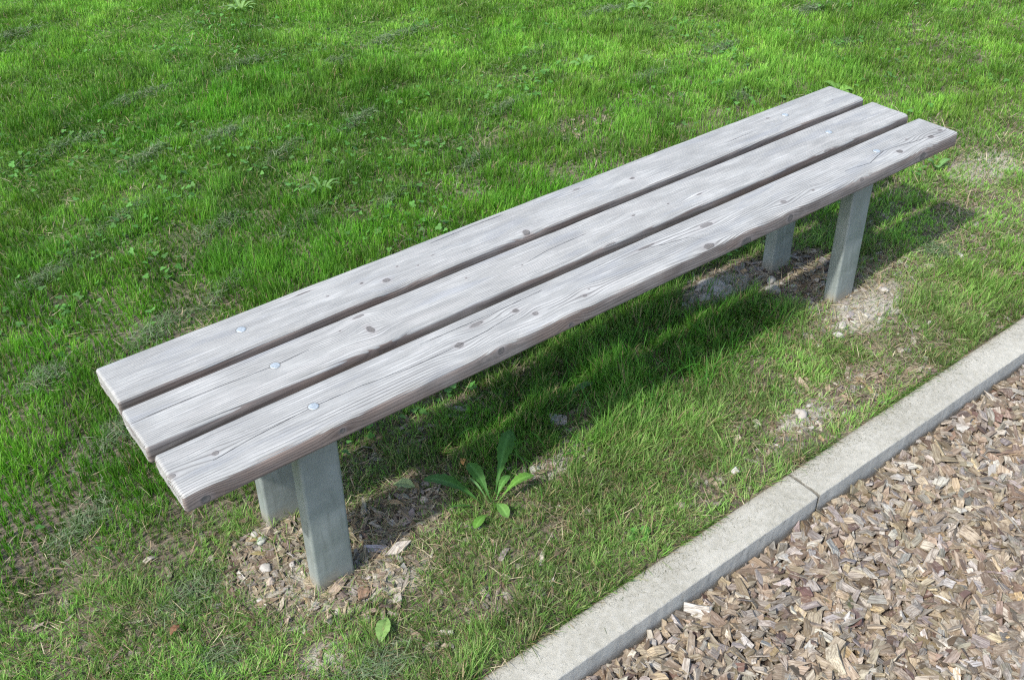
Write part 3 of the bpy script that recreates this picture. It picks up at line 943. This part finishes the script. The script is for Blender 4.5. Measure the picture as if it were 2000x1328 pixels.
def clippings():
    parts = []
    for (cx, cy, rx, ry, a) in CLIP:
        d = math.hypot(cx - CAM[0], cy - CAM[1])
        n = int(5200 * math.sqrt(rx * ry) * 1.1)
        u = rng.normal(0, .5, n) * rx; v = rng.normal(0, .5, n) * ry
        x = cx + u * math.cos(a) - v * math.sin(a); y = cy + u * math.sin(a) + v * math.cos(a)
        lift = (.024 if cy > .45 else .012) * np.exp(-((u / rx) ** 2 + (v / ry) ** 2))
        P = np.stack([x, y, ground_z(x, y) + rng.uniform(.2, 1.0, n) * (.012 + lift)], 1)
        pal = np.array([[.10, .17, .07], [.14, .21, .10], [.19, .24, .14], [.07, .13, .04], [.16, .19, .11]])
        c = pal[rng.integers(0, 5, n)] * rng.uniform(.6, 1.15, (n, 1))
        parts.append(blades(P, rng.uniform(0, 6.28, n), rng.normal(1.45, .22, n), rng.uniform(.015, .045, n),
                            rng.uniform(.0009, .0018, n) * (1 + .25 * max(0, d - 2.0)), rng.uniform(-.5, .9, n), c, c))
    # bits all over the lawn
    n = 26000
    x, y = sample(n, -1.2, 5.5, KB + .01, 5.5)
    ins, near, dist = visible(x, y)
    k = near & (rng.random(n) < .3 + .7 * sstep(.45, .6, fbm(x * 2.6, y * 2.6, 99, 3))); x, y, dist = x[k], y[k], dist[k]; n = len(x)
    P = np.stack([x, y, ground_z(x, y) + rng.uniform(.004, .030, n) * np.where(y > .45, 1, .5)], 1)
    c = np.array([.17, .20, .13]) * rng.uniform(.5, 1.5, (n, 1))
    parts.append(blades(P, rng.uniform(0, 6.28, n), rng.normal(1.35, .3, n), rng.uniform(.012, .04, n), rng.uniform(.0008, .0016, n) * (1 + .2 * dist.clip(2) - .4),
                        rng.uniform(-.5, .9, n), c, c))
    # fine dark threads dusting the kerb top
    n = 8000
    x = rng.uniform(-.8, 3.6, n)
    y = KB - .002 - np.abs(rng.normal(0, .030, n))
    k = (y > KF + .004) & (rng.random(n) < .25 + .9 * sstep(.42, .62, fbm(x * 5, y * 20, 91, 3)))
    x, y = x[k], y[k]; n = len(x)
    P = np.stack([x, y, np.full(n, .0008)], 1)
    c = np.array([.13, .125, .075]) * rng.uniform(.4, 1.6, (n, 1))
    parts.append(blades(P, rng.uniform(0, 6.28, n), np.full(n, 1.53), rng.uniform(.003, .009, n), rng.uniform(.0003, .0006, n), rng.uniform(-.10, .10, n), c, c))
    n = 26
    x = rng.uniform(-.2, 3.0, n); y = rng.uniform(KF + .015, KB - .004, n)
    P = np.stack([x, y, np.full(n, .0012)], 1)
    c = np.array([.12, .15, .06]) * rng.uniform(.5, 1.6, (n, 1))
    parts.append(blades(P, rng.uniform(0, 6.28, n), np.full(n, 1.50), rng.uniform(.010, .025, n), rng.uniform(.0005, .0010, n), rng.uniform(-.05, .1, n), c, c))
    V, Q, T, Cc = merge(parts)
    tag(build('grass_clippings', V, Q, T, MAT_STRAW, attrs={'c_col': Cc}), 'dried grey green mowing clippings lying in clumps on the lawn', 'clippings', kind='stuff')


clippings()


# ------------------------------------------------------------------ wood chips
def chipmat():
    m = NT('wood_chip')
    col = m.attr('c_col', 'Color'); cl = m.attr('cl', 'Vector')
    s = m.noise(cl, 1.0, 4, .65, stretch=(16, 300, 300))
    s2 = m.noise(cl, 1.0, 2, .5, stretch=(60, 170, 170))
    c = m.mix(m.mapr(s, .40, .58, .62, 0), col, (0.085, 0.060, 0.042))
    c = m.mix(m.mapr(s2, .5, .75, 0, .35), c, (0.46, 0.41, 0.34))
    m.l(c, m.p.inputs['Base Color'])
    m.p.inputs['Roughness'].default_value = .85
    m.p.inputs['Specular IOR Level'].default_value = .2
    m.l(m.bump(s, .0012, .9), m.p.inputs['Normal'])
    return m.m


MAT_CHIP = chipmat()
CHIPPAL = np.array([[.34, .285, .215], [.28, .225, .165], [.40, .355, .29], [.50, .46, .39], [.22, .17, .125], [.35, .32, .29], [.42, .40, .38],
                    [.26, .235, .22], [.40, .30, .17], [.14, .10, .075], [.31, .24, .17], [.45, .37, .25]])
CHIPW = np.array([.17, .15, .14, .06, .11, .10, .06, .09, .025, .05, .12, .03]); CHIPW = CHIPW / CHIPW.sum()


def chip_geo(cx, cy, cz, Lg, Wd, Tk, yaw, pitch, roll, col):
    n = len(cx)
    # 12 vertices: three cross sections so that a chip can bend and taper
    V = np.empty((n, 12, 3)); U = np.empty((n, 12, 3))
    skew = rng.normal(0, .55, n); bend = rng.normal(0, .10, n)
    for k, t in enumerate((-.5, 0., .5)):
        tap = rng.uniform(.68, 1.08, n) if k != 1 else rng.uniform(.95, 1.08, n)
        tt = rng.uniform(.35, 1.0, n) if k != 1 else 1.0
        off = rng.normal(0, .10, n)
        for q, (sy, sz) in enumerate(((-1, -1), (1, -1), (1, 1), (-1, 1))):
            yv = (sy * .5 * tap + off) * Wd
            V[:, k * 4 + q, 0] = t * Lg + (skew * yv if k != 1 else 0) + rng.normal(0, .03, n) * Lg
            V[:, k * 4 + q, 1] = yv
            V[:, k * 4 + q, 2] = sz * .5 * Tk * tt + (bend * Lg if k == 1 else 0)
    U[:] = V
    U[:, :, 2] = V[:, :, 2] + rng.uniform(0, 50, n)[:, None]
    U[:, :, 0] += rng.uniform(0, 50, n)[:, None]
    cr, sr = np.cos(roll), np.sin(roll); cp, sp = np.cos(pitch), np.sin(pitch); cw, sw = np.cos(yaw), np.sin(yaw)
    x, y, z = V[:, :, 0], V[:, :, 1], V[:, :, 2]
    y, z = y * cr[:, None] - z * sr[:, None], y * sr[:, None] + z * cr[:, None]
    x, z = x * cp[:, None] + z * sp[:, None], -x * sp[:, None] + z * cp[:, None]
    x, y = x * cw[:, None] - y * sw[:, None], x * sw[:, None] + y * cw[:, None]
    V = np.stack([x + cx[:, None], y + cy[:, None], z + cz[:, None]], 2).reshape(-1, 3)
    f = np.array([[0, 1, 5, 4], [1, 2, 6, 5], [2, 3, 7, 6], [3, 0, 4, 7], [4, 5, 9, 8], [5, 6, 10, 9], [6, 7, 11, 10], [7, 4, 8, 11],
                  [3, 2, 1, 0], [8, 9, 10, 11]])[:, ::-1]
    Q = ((np.arange(n) * 12)[:, None, None] + f[None]).reshape(-1, 4)
    return V, Q, np.repeat(col, 12, 0), U.reshape(-1, 3)


def chipcols(n, dark=1.0):
    c = CHIPPAL[rng.choice(len(CHIPPAL), n, p=CHIPW)]
    c = c * np.array([.82, .825, .795])
    return np.clip(c * (.40 + .85 * rng.random((n, 1)) ** .7) * dark + rng.normal(0, .006, (n, 3)), .02, 1)


def mulch():
    n0 = 90000
    x, y = sample(n0, -.9, 4.2, -1.9, KF - .004)
    ins, near, dist = visible(x, y, -.05)
    dens = n0 / (5.1 * (1.9 + KF - .004))
    k = rng.random(n0) < np.where(ins, 9000, np.where(near, 5000, 2500)) / dens
    x, y = x[k], y[k]; n = len(x)
    Lg = np.clip(rng.lognormal(math.log(.034), .36, n), .012, .085)
    Wd = np.clip(rng.lognormal(math.log(.0170), .34, n), .005, .032); Wd = np.minimum(Wd, Lg * .85)
    Tk = rng.uniform(.0025, .0075, n)
    z = mulch_z(x, y) - .028 + .030 * rng.random(n)
    pitch = rng.normal(0, .30, n); roll = rng.normal(0, .40, n)
    st = rng.random(n) < .06; pitch[st] = rng.normal(0, 1.0, st.sum())
    yv = np.minimum(y, KF - .55 * Lg * .8 - .002)                    # stay clear of the kerb face
    y = np.where(y > KF - .04, yv, y)
    V, Q, Cc, U = chip_geo(x, y, z, Lg, Wd, Tk, rng.uniform(0, 6.28, n), pitch, roll, chipcols(n))
    V[:, 1] = np.minimum(V[:, 1], KF - .0015)
    o = build('wood_chips', V, Q, None, MAT_CHIP, attrs={'c_col': Cc, 'cl': U})
    tag(o, 'bed of loose grey and tan wood chips below the kerb', 'wood chips', kind='stuff')
    # thin straw on the chips
    n = 900
    x = rng.uniform(-.2, 3.2, n); y = rng.uniform(-1.3, KF - .03, n)
    kk = rng.random(n) < .25 + np.exp(-((x - 1.5) / .25) ** 2 - ((y + .58) / .08) ** 2) * 2
    x, y = x[kk], y[kk]; n = len(x)
    P = np.stack([x, y, mulch_z(x, y) + rng.uniform(.002, .012, n)], 1)
    c = np.array([.36, .31, .20]) * rng.uniform(.5, 1.2, (n, 1))
    V, Q, T, Cc = blades(P, rng.uniform(0, 6.28, n), rng.normal(1.5, .12, n), rng.uniform(.03, .08, n), rng.uniform(.0006, .0013, n), rng.uniform(-.4, .4, n), c, c)
    tag(build('straw_on_chips', V, Q, T, MAT_STRAW, attrs={'c_col': Cc}), 'thin dry stalks strewn over the wood chips', 'straw', kind='stuff')


mulch()


def litter():
    """chips trodden into the bare places"""
    X, Y = [], []
    for (cx, cy, rx, ry, s) in BARE:
        if cx > 2.6: continue
        n = int(rx * ry * 12000 * s)
        a = rng.uniform(0, 6.28, n); r = np.sqrt(rng.random(n)) * 1.05
        X.append(cx + rx * r * np.cos(a)); Y.append(cy + ry * r * np.sin(a))
    n = 900
    X.append(rng.uniform(-.5, 3.0, n)); Y.append(rng.uniform(KB + .02, .35, n))
    x = np.concatenate(X); y = np.concatenate(Y)
    mnd = np.minimum(((x - 2.13) / .22) ** 2 + ((y + .07) / .09) ** 2, ((x - 1.84) / .14) ** 2 + ((y - .31) / .06) ** 2) < 1
    k = (y > KB + .012) & ~(mnd & (rng.random(len(x)) < .88))
    x, y = x[k], y[k]; n = len(x)
    Lg = np.clip(rng.lognormal(math.log(.025), .45, n), .008, .055); Wd = np.minimum(np.clip(rng.lognormal(math.log(.0115), .4, n), .003, .024), Lg * .8)
    col = chipcols(n, .92)
    V, Q, Cc, U = chip_geo(x, y, ground_z(x, y) + rng.uniform(-.001, .006, n), Lg, Wd, rng.uniform(.0015, .004, n), rng.uniform(0, 6.28, n),
                           rng.normal(0, .22, n), rng.normal(0, .3, n), col)
    o = build('bark_litter', V, Q, None, MAT_CHIP, attrs={'c_col': Cc, 'cl': U})
    tag(o, 'small wood chips trodden into the bare soil around the bench legs', 'wood chips', kind='stuff')


litter()


def gravel():
    X, Y = [], []
    for (cx, cy, rx, ry, n) in ((2.12, -.07, .22, .09, 170), (1.84, .31, .14, .06, 120), (.30, -.06, .16, .06, 60), (.17, .13, .07, .14, 50),
                                (2.0, .12, .2, .1, 240), (1.53, -.28, .12, .04, 60), (.92, .01, .1, .04, 60), (1.35, -.2, .9, .15, 90)):
        a = rng.uniform(0, 6.28, n); r = np.sqrt(rng.random(n))
        X.append(cx + rx * r * np.cos(a)); Y.append(cy + ry * r * np.sin(a))
    x = np.concatenate(X); y = np.concatenate(Y); k = y > KB + .02; x, y = x[k], y[k]; n = len(x)
    Lg = np.clip(rng.lognormal(math.log(.0065), .5, n), .003, .022)
    c = np.array([.30, .285, .25]) * rng.uniform(.5, 1.35, (n, 1)) * (1 + rng.normal(0, .04, (n, 3)))
    V, Q, Cc, U = chip_geo(x, y, ground_z(x, y) + Lg * .15, Lg, Lg * rng.uniform(.6, .95, n), Lg * rng.uniform(.35, .7, n), rng.uniform(0, 6.28, n),
                           rng.normal(0, .3, n), rng.normal(0, .3, n), c)
    tag(build('gravel', V, Q, None, stonemat(), attrs={'c_col': Cc, 'cl': U}), 'small grey crumbs of stone and soil around the bench feet', 'gravel', kind='stuff')


# ------------------------------------------------------------------ single pieces one can point to
def one_chip(x, y, z, Lg, Wd, Tk, yaw, pitch, roll, col, name, label, cat):
    a = lambda v: np.array([float(v)])
    V, Q, Cc, U = chip_geo(a(0), a(0), a(0), a(Lg), a(Wd), a(Tk), a(yaw), a(pitch), a(roll), np.array([col], float))
    o = build(name, V, Q, None, MAT_CHIP, attrs={'c_col': Cc, 'cl': U}, loc=(x, y, float(ground_z(x, y)) + z))
    tag(o, label, cat)
    return o


one_chip(.391, .043, .010, .060, .020, .006, -.62, .05, .25, (.36, .34, .35), 'wood_chip', 'large grey wood chip on the soil right of the nearest bench leg', 'wood chip')
one_chip(.429, .004, .014, .042, .024, .009, .35, -.1, .2, (.46, .42, .36), 'wood_chip', 'pale ridged wood chip resting on the end of the large grey chip', 'wood chip')
one_chip(.300, -.060, .008, .036, .026, .006, .9, .1, .3, (.30, .19, .12), 'wood_chip', 'reddish brown wood chip in front of the nearest bench leg', 'wood chip')
one_chip(.262, -.006, .012, .050, .020, .006, .45, .0, .5, (.36, .28, .2), 'wood_chip', 'tan wood chip leaning against the foot of the nearest bench leg', 'wood chip')
one_chip(.335, .235, .012, .045, .024, .007, .5, .0, .35, (.50, .36, .20), 'wood_chip', 'yellow wood chip right of the nearest legs, in the bench shadow', 'wood chip')
one_chip(1.015, .128, .014, .050, .034, .007, -.4, .3, .25, (.44, .43, .42), 'wood_chip', 'pale grey wood chip in the deep grass under the middle of the bench', 'wood chip')
one_chip(1.232, -.309, .016, .030, .016, .006, .2, .3, .4, (.48, .48, .46), 'wood_chip', 'white splintered chip in the worn grass near the kerb joint', 'wood chip')


def stonemat():
    m = NT('stone')
    pos = m.n('ShaderNodeTexCoord').outputs['Object']
    col = m.attr('c_col', 'Color')
    n1 = m.noise(pos, 80.0, 5); n2 = m.noise(pos, 400.0, 3)
    c = m.mix(m.mapr(n1, .4, .7, 0, .5), col, (0.24, 0.22, 0.19))
    c = m.mix(m.mapr(n2, .55, .7, 0, .3), c, (0.45, 0.43, 0.39))
    m.l(c, m.p.inputs['Base Color']); m.p.inputs['Roughness'].default_value = .9
    m.l(m.bump(n1, .003, .8), m.p.inputs['Normal'])
    return m.m


MAT_STONE = stonemat()
gravel()


def stone(x, y, s, col, label, seed, flat=.65):
    import bmesh
    bm = bmesh.new()
    bmesh.ops.create_icosphere(bm, subdivisions=3, radius=1.0)
    V = np.array([v.co[:] for v in bm.verts]); F = [[v.index for v in f.verts] for f in bm.faces]
    bm.free()
    r = 1 + .55 * (vn(V[:, 0] * 1.3 + seed, V[:, 1] * 1.3 + V[:, 2] * .9, seed) - .5) + .35 * (vn(V[:, 2] * 2.2 + 7, V[:, 0] * 2.2 + V[:, 1], seed + 3) - .5)
    V = V * r[:, None] * np.array([1.0, .75, flat]) * s
    a = seed * 1.7
    R = np.array([[math.cos(a), -math.sin(a), 0], [math.sin(a), math.cos(a), 0], [0, 0, 1]])
    V = V @ R.T
    o = build('stone', V, None, F, MAT_STONE, attrs={'c_col': np.repeat([col], len(V), 0)}, smooth=True, loc=(x, y, float(ground_z(x, y)) + s * flat * .55))
    tag(o, label, 'stone', 'small pale stones lying on the soil')


W1 = (.33, .315, .285)
stone(.186, .262, .013, W1, 'pale pebble at the foot of the rear near leg, on its left', 1)
stone(.190, .232, .015, (.30, .32, .28), 'greenish pebble just below the pebble at the rear near leg', 2)
stone(.160, .145, .016, W1, 'whitish lump of stone on the soil left of the nearest bench leg', 3)
stone(.150, .105, .012, (.36, .30, .25), 'pinkish stone just in front of the whitish lump by the nearest leg', 4)
stone(.212, .120, .010, W1, 'small white stone touching the left side of the nearest bench leg', 5)
stone(1.962, -.082, .019, (.34, .32, .28), 'flat oval stone on the bare mound in front of the far bench leg', 6, .4)
stone(1.915, -.104, .015, (.38, .365, .33), 'pale stone between the flat oval stone and the grass', 7)
stone(1.925, -.060, .010, (.34, .25, .19), 'small pinkish stone left of the flat oval stone on the mound', 8)
stone(1.049, -.300, .013, (.38, .32, .27), 'round pinkish stone in the worn grass strip beside the kerb', 9)
stone(1.545, -.265, .018, (.30, .28, .25), 'grey stone in the bare patch of the strip beyond the kerb joint', 10)
stone(.110, .075, .008, W1, 'tiny white stone lowest of those left of the nearest leg', 11)

PALE = (.36, .34, .30)
stone(1.835, .315, .060, PALE, 'broad flat pale slab of stone in the soil left of the rear far leg', 12, .09)
stone(1.762, .296, .026, PALE, 'smaller flat pale stone at the left tip of the broad slab by the far legs', 13, .2)
stone(1.960, .185, .024, (.24, .23, .20), 'dark grey clod between the two far legs, nearer the left', 14, .7)
stone(2.000, .225, .018, (.26, .25, .22), 'small grey clod close to the foot of the rear far leg', 15, .8)
stone(2.215, -.045, .016, PALE, 'pale stone lying right of the front far leg on the mound', 16, .5)


# ------------------------------------------------------------------ broad-leaved plants
def leaf_geo(base, tip, W, arch, col, teeth=0.0, rib=None, pw=1.0, roll=0.0, n=22, wavy=.0, vfold=.25, prof='obl'):
    base = np.array(base, float); tip = np.array(tip, float)
    ax = tip - base; Lg = np.linalg.norm(ax); ax = ax / Lg
    upv = np.array([0, 0, 1.0]); sd = np.cross(upv, ax)
    if np.linalg.norm(sd) < .2: sd = np.array([1., 0, 0])
    sd = sd / np.linalg.norm(sd); nr = np.cross(ax, sd)
    sd, nr = sd * math.cos(roll) + nr * math.sin(roll), nr * math.cos(roll) - sd * math.sin(roll)
    cols = np.array([-1, -.62, -.28, -.06, .06, .28, .62, 1.0])
    V = []; Cc = []
    rib = np.array(rib if rib is not None else np.array(col) * 1.35 + .015)
    for k in range(n + 1):
        t = k / n
        if prof == 'obl': wv = (.10 + .90 * sstep(.05, .68, t)) * (1 - max(0, (t - .72) / .28) ** 2.2) ** .8
        elif prof == 'round': wv = math.sin(math.pi * min(1, .04 + .96 * t)) ** .55
        else: wv = math.sin(math.pi * (.03 + .95 * t)) ** .8
        c = base + ax * Lg * t + upv * arch * math.sin(math.pi * t)
        for ci, s in enumerate(cols):
            w2 = wv * W / 2
            if abs(s) > .9 and teeth: w2 *= 1 - teeth * (((k * 1.0) % 3) / 3.0) - teeth * .4 * (hash2(np.array([k]), np.array([ci]), int(Lg * 1e4))[0])
            p = c + sd * s * w2 + nr * (abs(s) * w2 * vfold + wavy * math.sin(t * 17 + s * 2.2) * abs(s))
            V.append(p)
            cc = np.array(col) * (1 + .12 * math.sin(k * 2.1 + ci))
            Cc.append(rib if abs(s) < .1 and t < .9 else cc)
    m = len(cols)
    Q = [(k * m + j, k * m + j + 1, (k + 1) * m + j + 1, (k + 1) * m + j) for k in range(n) for j in range(m - 1)]
    return np.array(V), np.array(Q), np.array(Cc)


def add_leaf(parent, org, base, tip, W, arch, col, name='leaf', **kw):
    V, Q, Cc = leaf_geo(np.array(base) - org, np.array(tip) - org, W, arch, col, **kw)
    return build(name, V, Q, None, MAT_LEAF, parent, {'c_col': Cc}, smooth=True)


org = np.array([.686, -.013, 0.0])
d = empty('dandelion_plant', org)
tag(d, 'rosette of long toothed green leaves half in the bench shadow, right of the nearest legs', 'plant')
GR = (.050, .140, .026); GR2 = (.11, .25, .04)
add_leaf(d, org, (.668, .000, .004), (.595, .150, .018), .046, .026, GR, teeth=.22, roll=.1, wavy=.001)
add_leaf(d, org, (.690, -.006, .004), (.693, .094, .055), .036, .020, GR, teeth=.16, roll=-.2, wavy=.001)
add_leaf(d, org, (.715, .010, .004), (.850, .122, .060), .048, .024, GR, teeth=.30, roll=.4, wavy=.0015)
add_leaf(d, org, (.708, -.016, .004), (.806, -.030, .040), .040, .020, GR2, teeth=.20, roll=-.25)
add_leaf(d, org, (.662, -.012, .004), (.585, .030, .018), .015, .008, GR, teeth=.15, roll=.5)
add_leaf(d, org, (.660, -.035, .004), (.600, -.062, .014), .026, .008, GR2, teeth=.12, roll=.1)
add_leaf(d, org, (.690, -.020, .006), (.684, -.082, .012), .030, .014, (.13, .27, .06), teeth=.1)
add_leaf(d, org, (.678, -.014, .010), (.672, .060, .045), .007, .012, (.12, .24, .08))
add_leaf(d, org, (.700, -.012, .006), (.770, .025, .020), .024, .015, (.10, .24, .05), teeth=.25)


def weed(x, y, nl, ln, W, col, label, seed, arch=.012, prof='ell', up=.3, teeth=.08, name='weed_plant', cat='plant', spread=6.283, a0=0.):
    r = np.random.default_rng(seed)
    z = float(ground_z(x, y))
    org = np.array([x, y, z])
    p = empty(name, org)
    tag(p, label, cat)
    for k in range(nl):
        a = a0 + spread * (k + r.uniform(-.25, .25)) / nl
        l = ln * r.uniform(.7, 1.15)
        b = org + np.array([math.cos(a), math.sin(a), 0]) * .006 + [0, 0, .004]
        t = org + np.array([math.cos(a) * l, math.sin(a) * l, l * up * r.uniform(.6, 1.4)])
        add_leaf(p, org, b, t, W * r.uniform(.8, 1.15), arch, np.array(col) * r.uniform(.8, 1.2), teeth=teeth, prof=prof, n=12, wavy=.0006, roll=r.uniform(-.3, .3))


weed(.902, -.311, 4, .032, .026, (.09, .25, .05), 'low weed with round bright green leaves in the strip beside the kerb', 1, .006, 'round', .35)
weed(1.158, 1.715, 8, .085, .020, (.10, .20, .055), 'upright leafy weed in the lawn just behind the middle of the bench', 2, .02, 'ell', .45, .35)
weed(1.849, 3.948, 9, .12, .030, (.17, .30, .09), 'spreading pale weed at the top edge of the photo, left of centre', 3, .02, 'ell', .4, .3)
0 and weed(.582, 1.805, 7, .075, .022, (.06, .16, .035), 'dark leafy weed in the lawn left of the bench middle', 4, .015, 'ell', .4, .2)
weed(3.587, 2.516, 8, .10, .028, (.12, .24, .06), 'leafy weed near the top edge of the photo, right of centre', 5, .02, 'ell', .4, .25)
weed(3.465, 1.075, 6, .07, .030, (.15, .30, .06), 'bright broad-leaved weed behind the far end of the bench', 6, .015, 'round', .4)
weed(2.785, 2.067, 7, .07, .026, (.12, .26, .06), 'small weed with light leaves in the lawn left of the bench far end', 7, .015, 'round', .4)
0 and weed(1.370, 2.484, 7, .07, .024, (.09, .22, .045), 'round-leaved weed in the middle of the upper left lawn', 8, .012, 'round', .4)
weed(.761, .920, 6, .045, .022, (.07, .20, .04), 'low leafy weed in the lawn close behind the rear plank', 9, .010, 'round', .5)
0 and weed(2.64, .02, 5, .05, .022, (.12, .30, .05), 'small bright weed right of the far legs beside the grey clippings', 10, .010, 'ell', .5)
weed(3.13, .36, 3, .055, .036, (.14, .27, .08), 'weed with broad pale leaves below the far end of the front plank', 12, .012, 'round', .7)


def fallen(x, y, ln, W, yaw, col, label, lift=.012, prof='ell', teeth=.1, tilt=.15):
    z = float(ground_z(x, y)) + lift
    org = np.array([x, y, z])
    dx, dy = math.cos(yaw) * ln / 2, math.sin(yaw) * ln / 2
    V, Q, Cc = leaf_geo((-dx, -dy, 0), (dx, dy, ln * tilt), W, .005, col, teeth=teeth, prof=prof, n=16, wavy=.0018, vfold=.35, rib=np.array(col) * .75)
    o = build('fallen_leaf', V, Q, None, MAT_LEAF, None, {'c_col': Cc}, smooth=True, loc=org)
    tag(o, label, 'leaf')


fallen(.547, .166, .060, .034, -1.0, (.30, .38, .17), 'curled yellow green leaf lying on litter between the near legs and the toothed plant', .018)
fallen(.279, -.176, .055, .034, .75, (.20, .33, .10), 'pale green fallen leaf in the grass below the nearest bench leg', .018)
fallen(-.073, .102, .026, .016, .3, (.20, .10, .055), 'small red brown leaf in the grass at the lower left', .016)
fallen(.705, .134, .020, .014, .9, (.50, .28, .10), 'small orange leaf scrap behind the toothed plant', .030)
fallen(1.145, .175, .070, .024, -.2, (.10, .20, .09), 'dull green torn leaf in the deep grass under the bench middle', .022)


def clover():
    n0 = 26000
    x, y = sample(n0, -1.0, 5.5, .35, 5.2)
    ins, near, dist = visible(x, y)
    f = fbm(x * 2.3, y * 2.3, 121, 3)
    p = sstep(.54, .66, f) * .48 + .022
    p = p * np.clip(2.8 / dist, .35, 1) * np.where(ins, 1, np.where(near, .3, 0)) * (1 - bare(x, y))
    k = rng.random(n0) < p
    x, y = x[k], y[k]; n = len(x)
    h = rng.uniform(.018, .040, n)
    z = ground_z(x, y) + h
    r = rng.uniform(.0035, .0072, n)
    a0 = rng.uniform(0, 6.28, n)
    tx = rng.normal(0, .30, n); ty = rng.normal(0, .30, n)
    col = np.array([.070, .20, .035]) * rng.uniform(.65, 1.35, (n, 1)) + np.array([.03, .03, .02]) * rng.random((n, 1))
    VV = []; TT = []; CC = []
    ang = np.linspace(0, 2 * np.pi, 8, endpoint=False)
    off = 0
    for q in range(3):
        a = a0 + q * 2.094
        cx = np.cos(a) * r * 1.02; cy = np.sin(a) * r * 1.02
        P = np.empty((n, 9, 3))
        P[:, 0, 0] = cx; P[:, 0, 1] = cy
        for k2, an in enumerate(ang):
            P[:, 1 + k2, 0] = cx + r * np.cos(an); P[:, 1 + k2, 1] = cy + r * np.sin(an)
        P[:, :, 2] = P[:, :, 0] * tx[:, None] + P[:, :, 1] * ty[:, None]
        P[:, 0, 2] -= r * .15
        P[:, :, 0] += x[:, None]; P[:, :, 1] += y[:, None]; P[:, :, 2] += z[:, None]
        f9 = np.array([[0, 1 + k2, 1 + (k2 + 1) % 8] for k2 in range(8)])
        TT.append(((np.arange(n) * 9)[:, None, None] + f9[None]).reshape(-1, 3) + off)
        VV.append(P.reshape(-1, 3)); CC.append(np.repeat(col, 9, 0)); off += n * 9
    # stems
    Vs, Qs, Ts, Cs = blades(np.stack([x, y, z - h], 1), a0, np.zeros(n) + .01, h, np.full(n, .0012), np.zeros(n), col * .8, col)
    V = np.vstack(VV + [Vs]); T = np.vstack(TT + [Ts + off]); Q = Qs + off
    o = build('clover', V, Q, T, MAT_LEAF, attrs={'c_col': np.vstack(CC + [Cs])})
    tag(o, 'patches of small three-part clover leaves growing through the lawn', 'clover', kind='stuff')


clover()
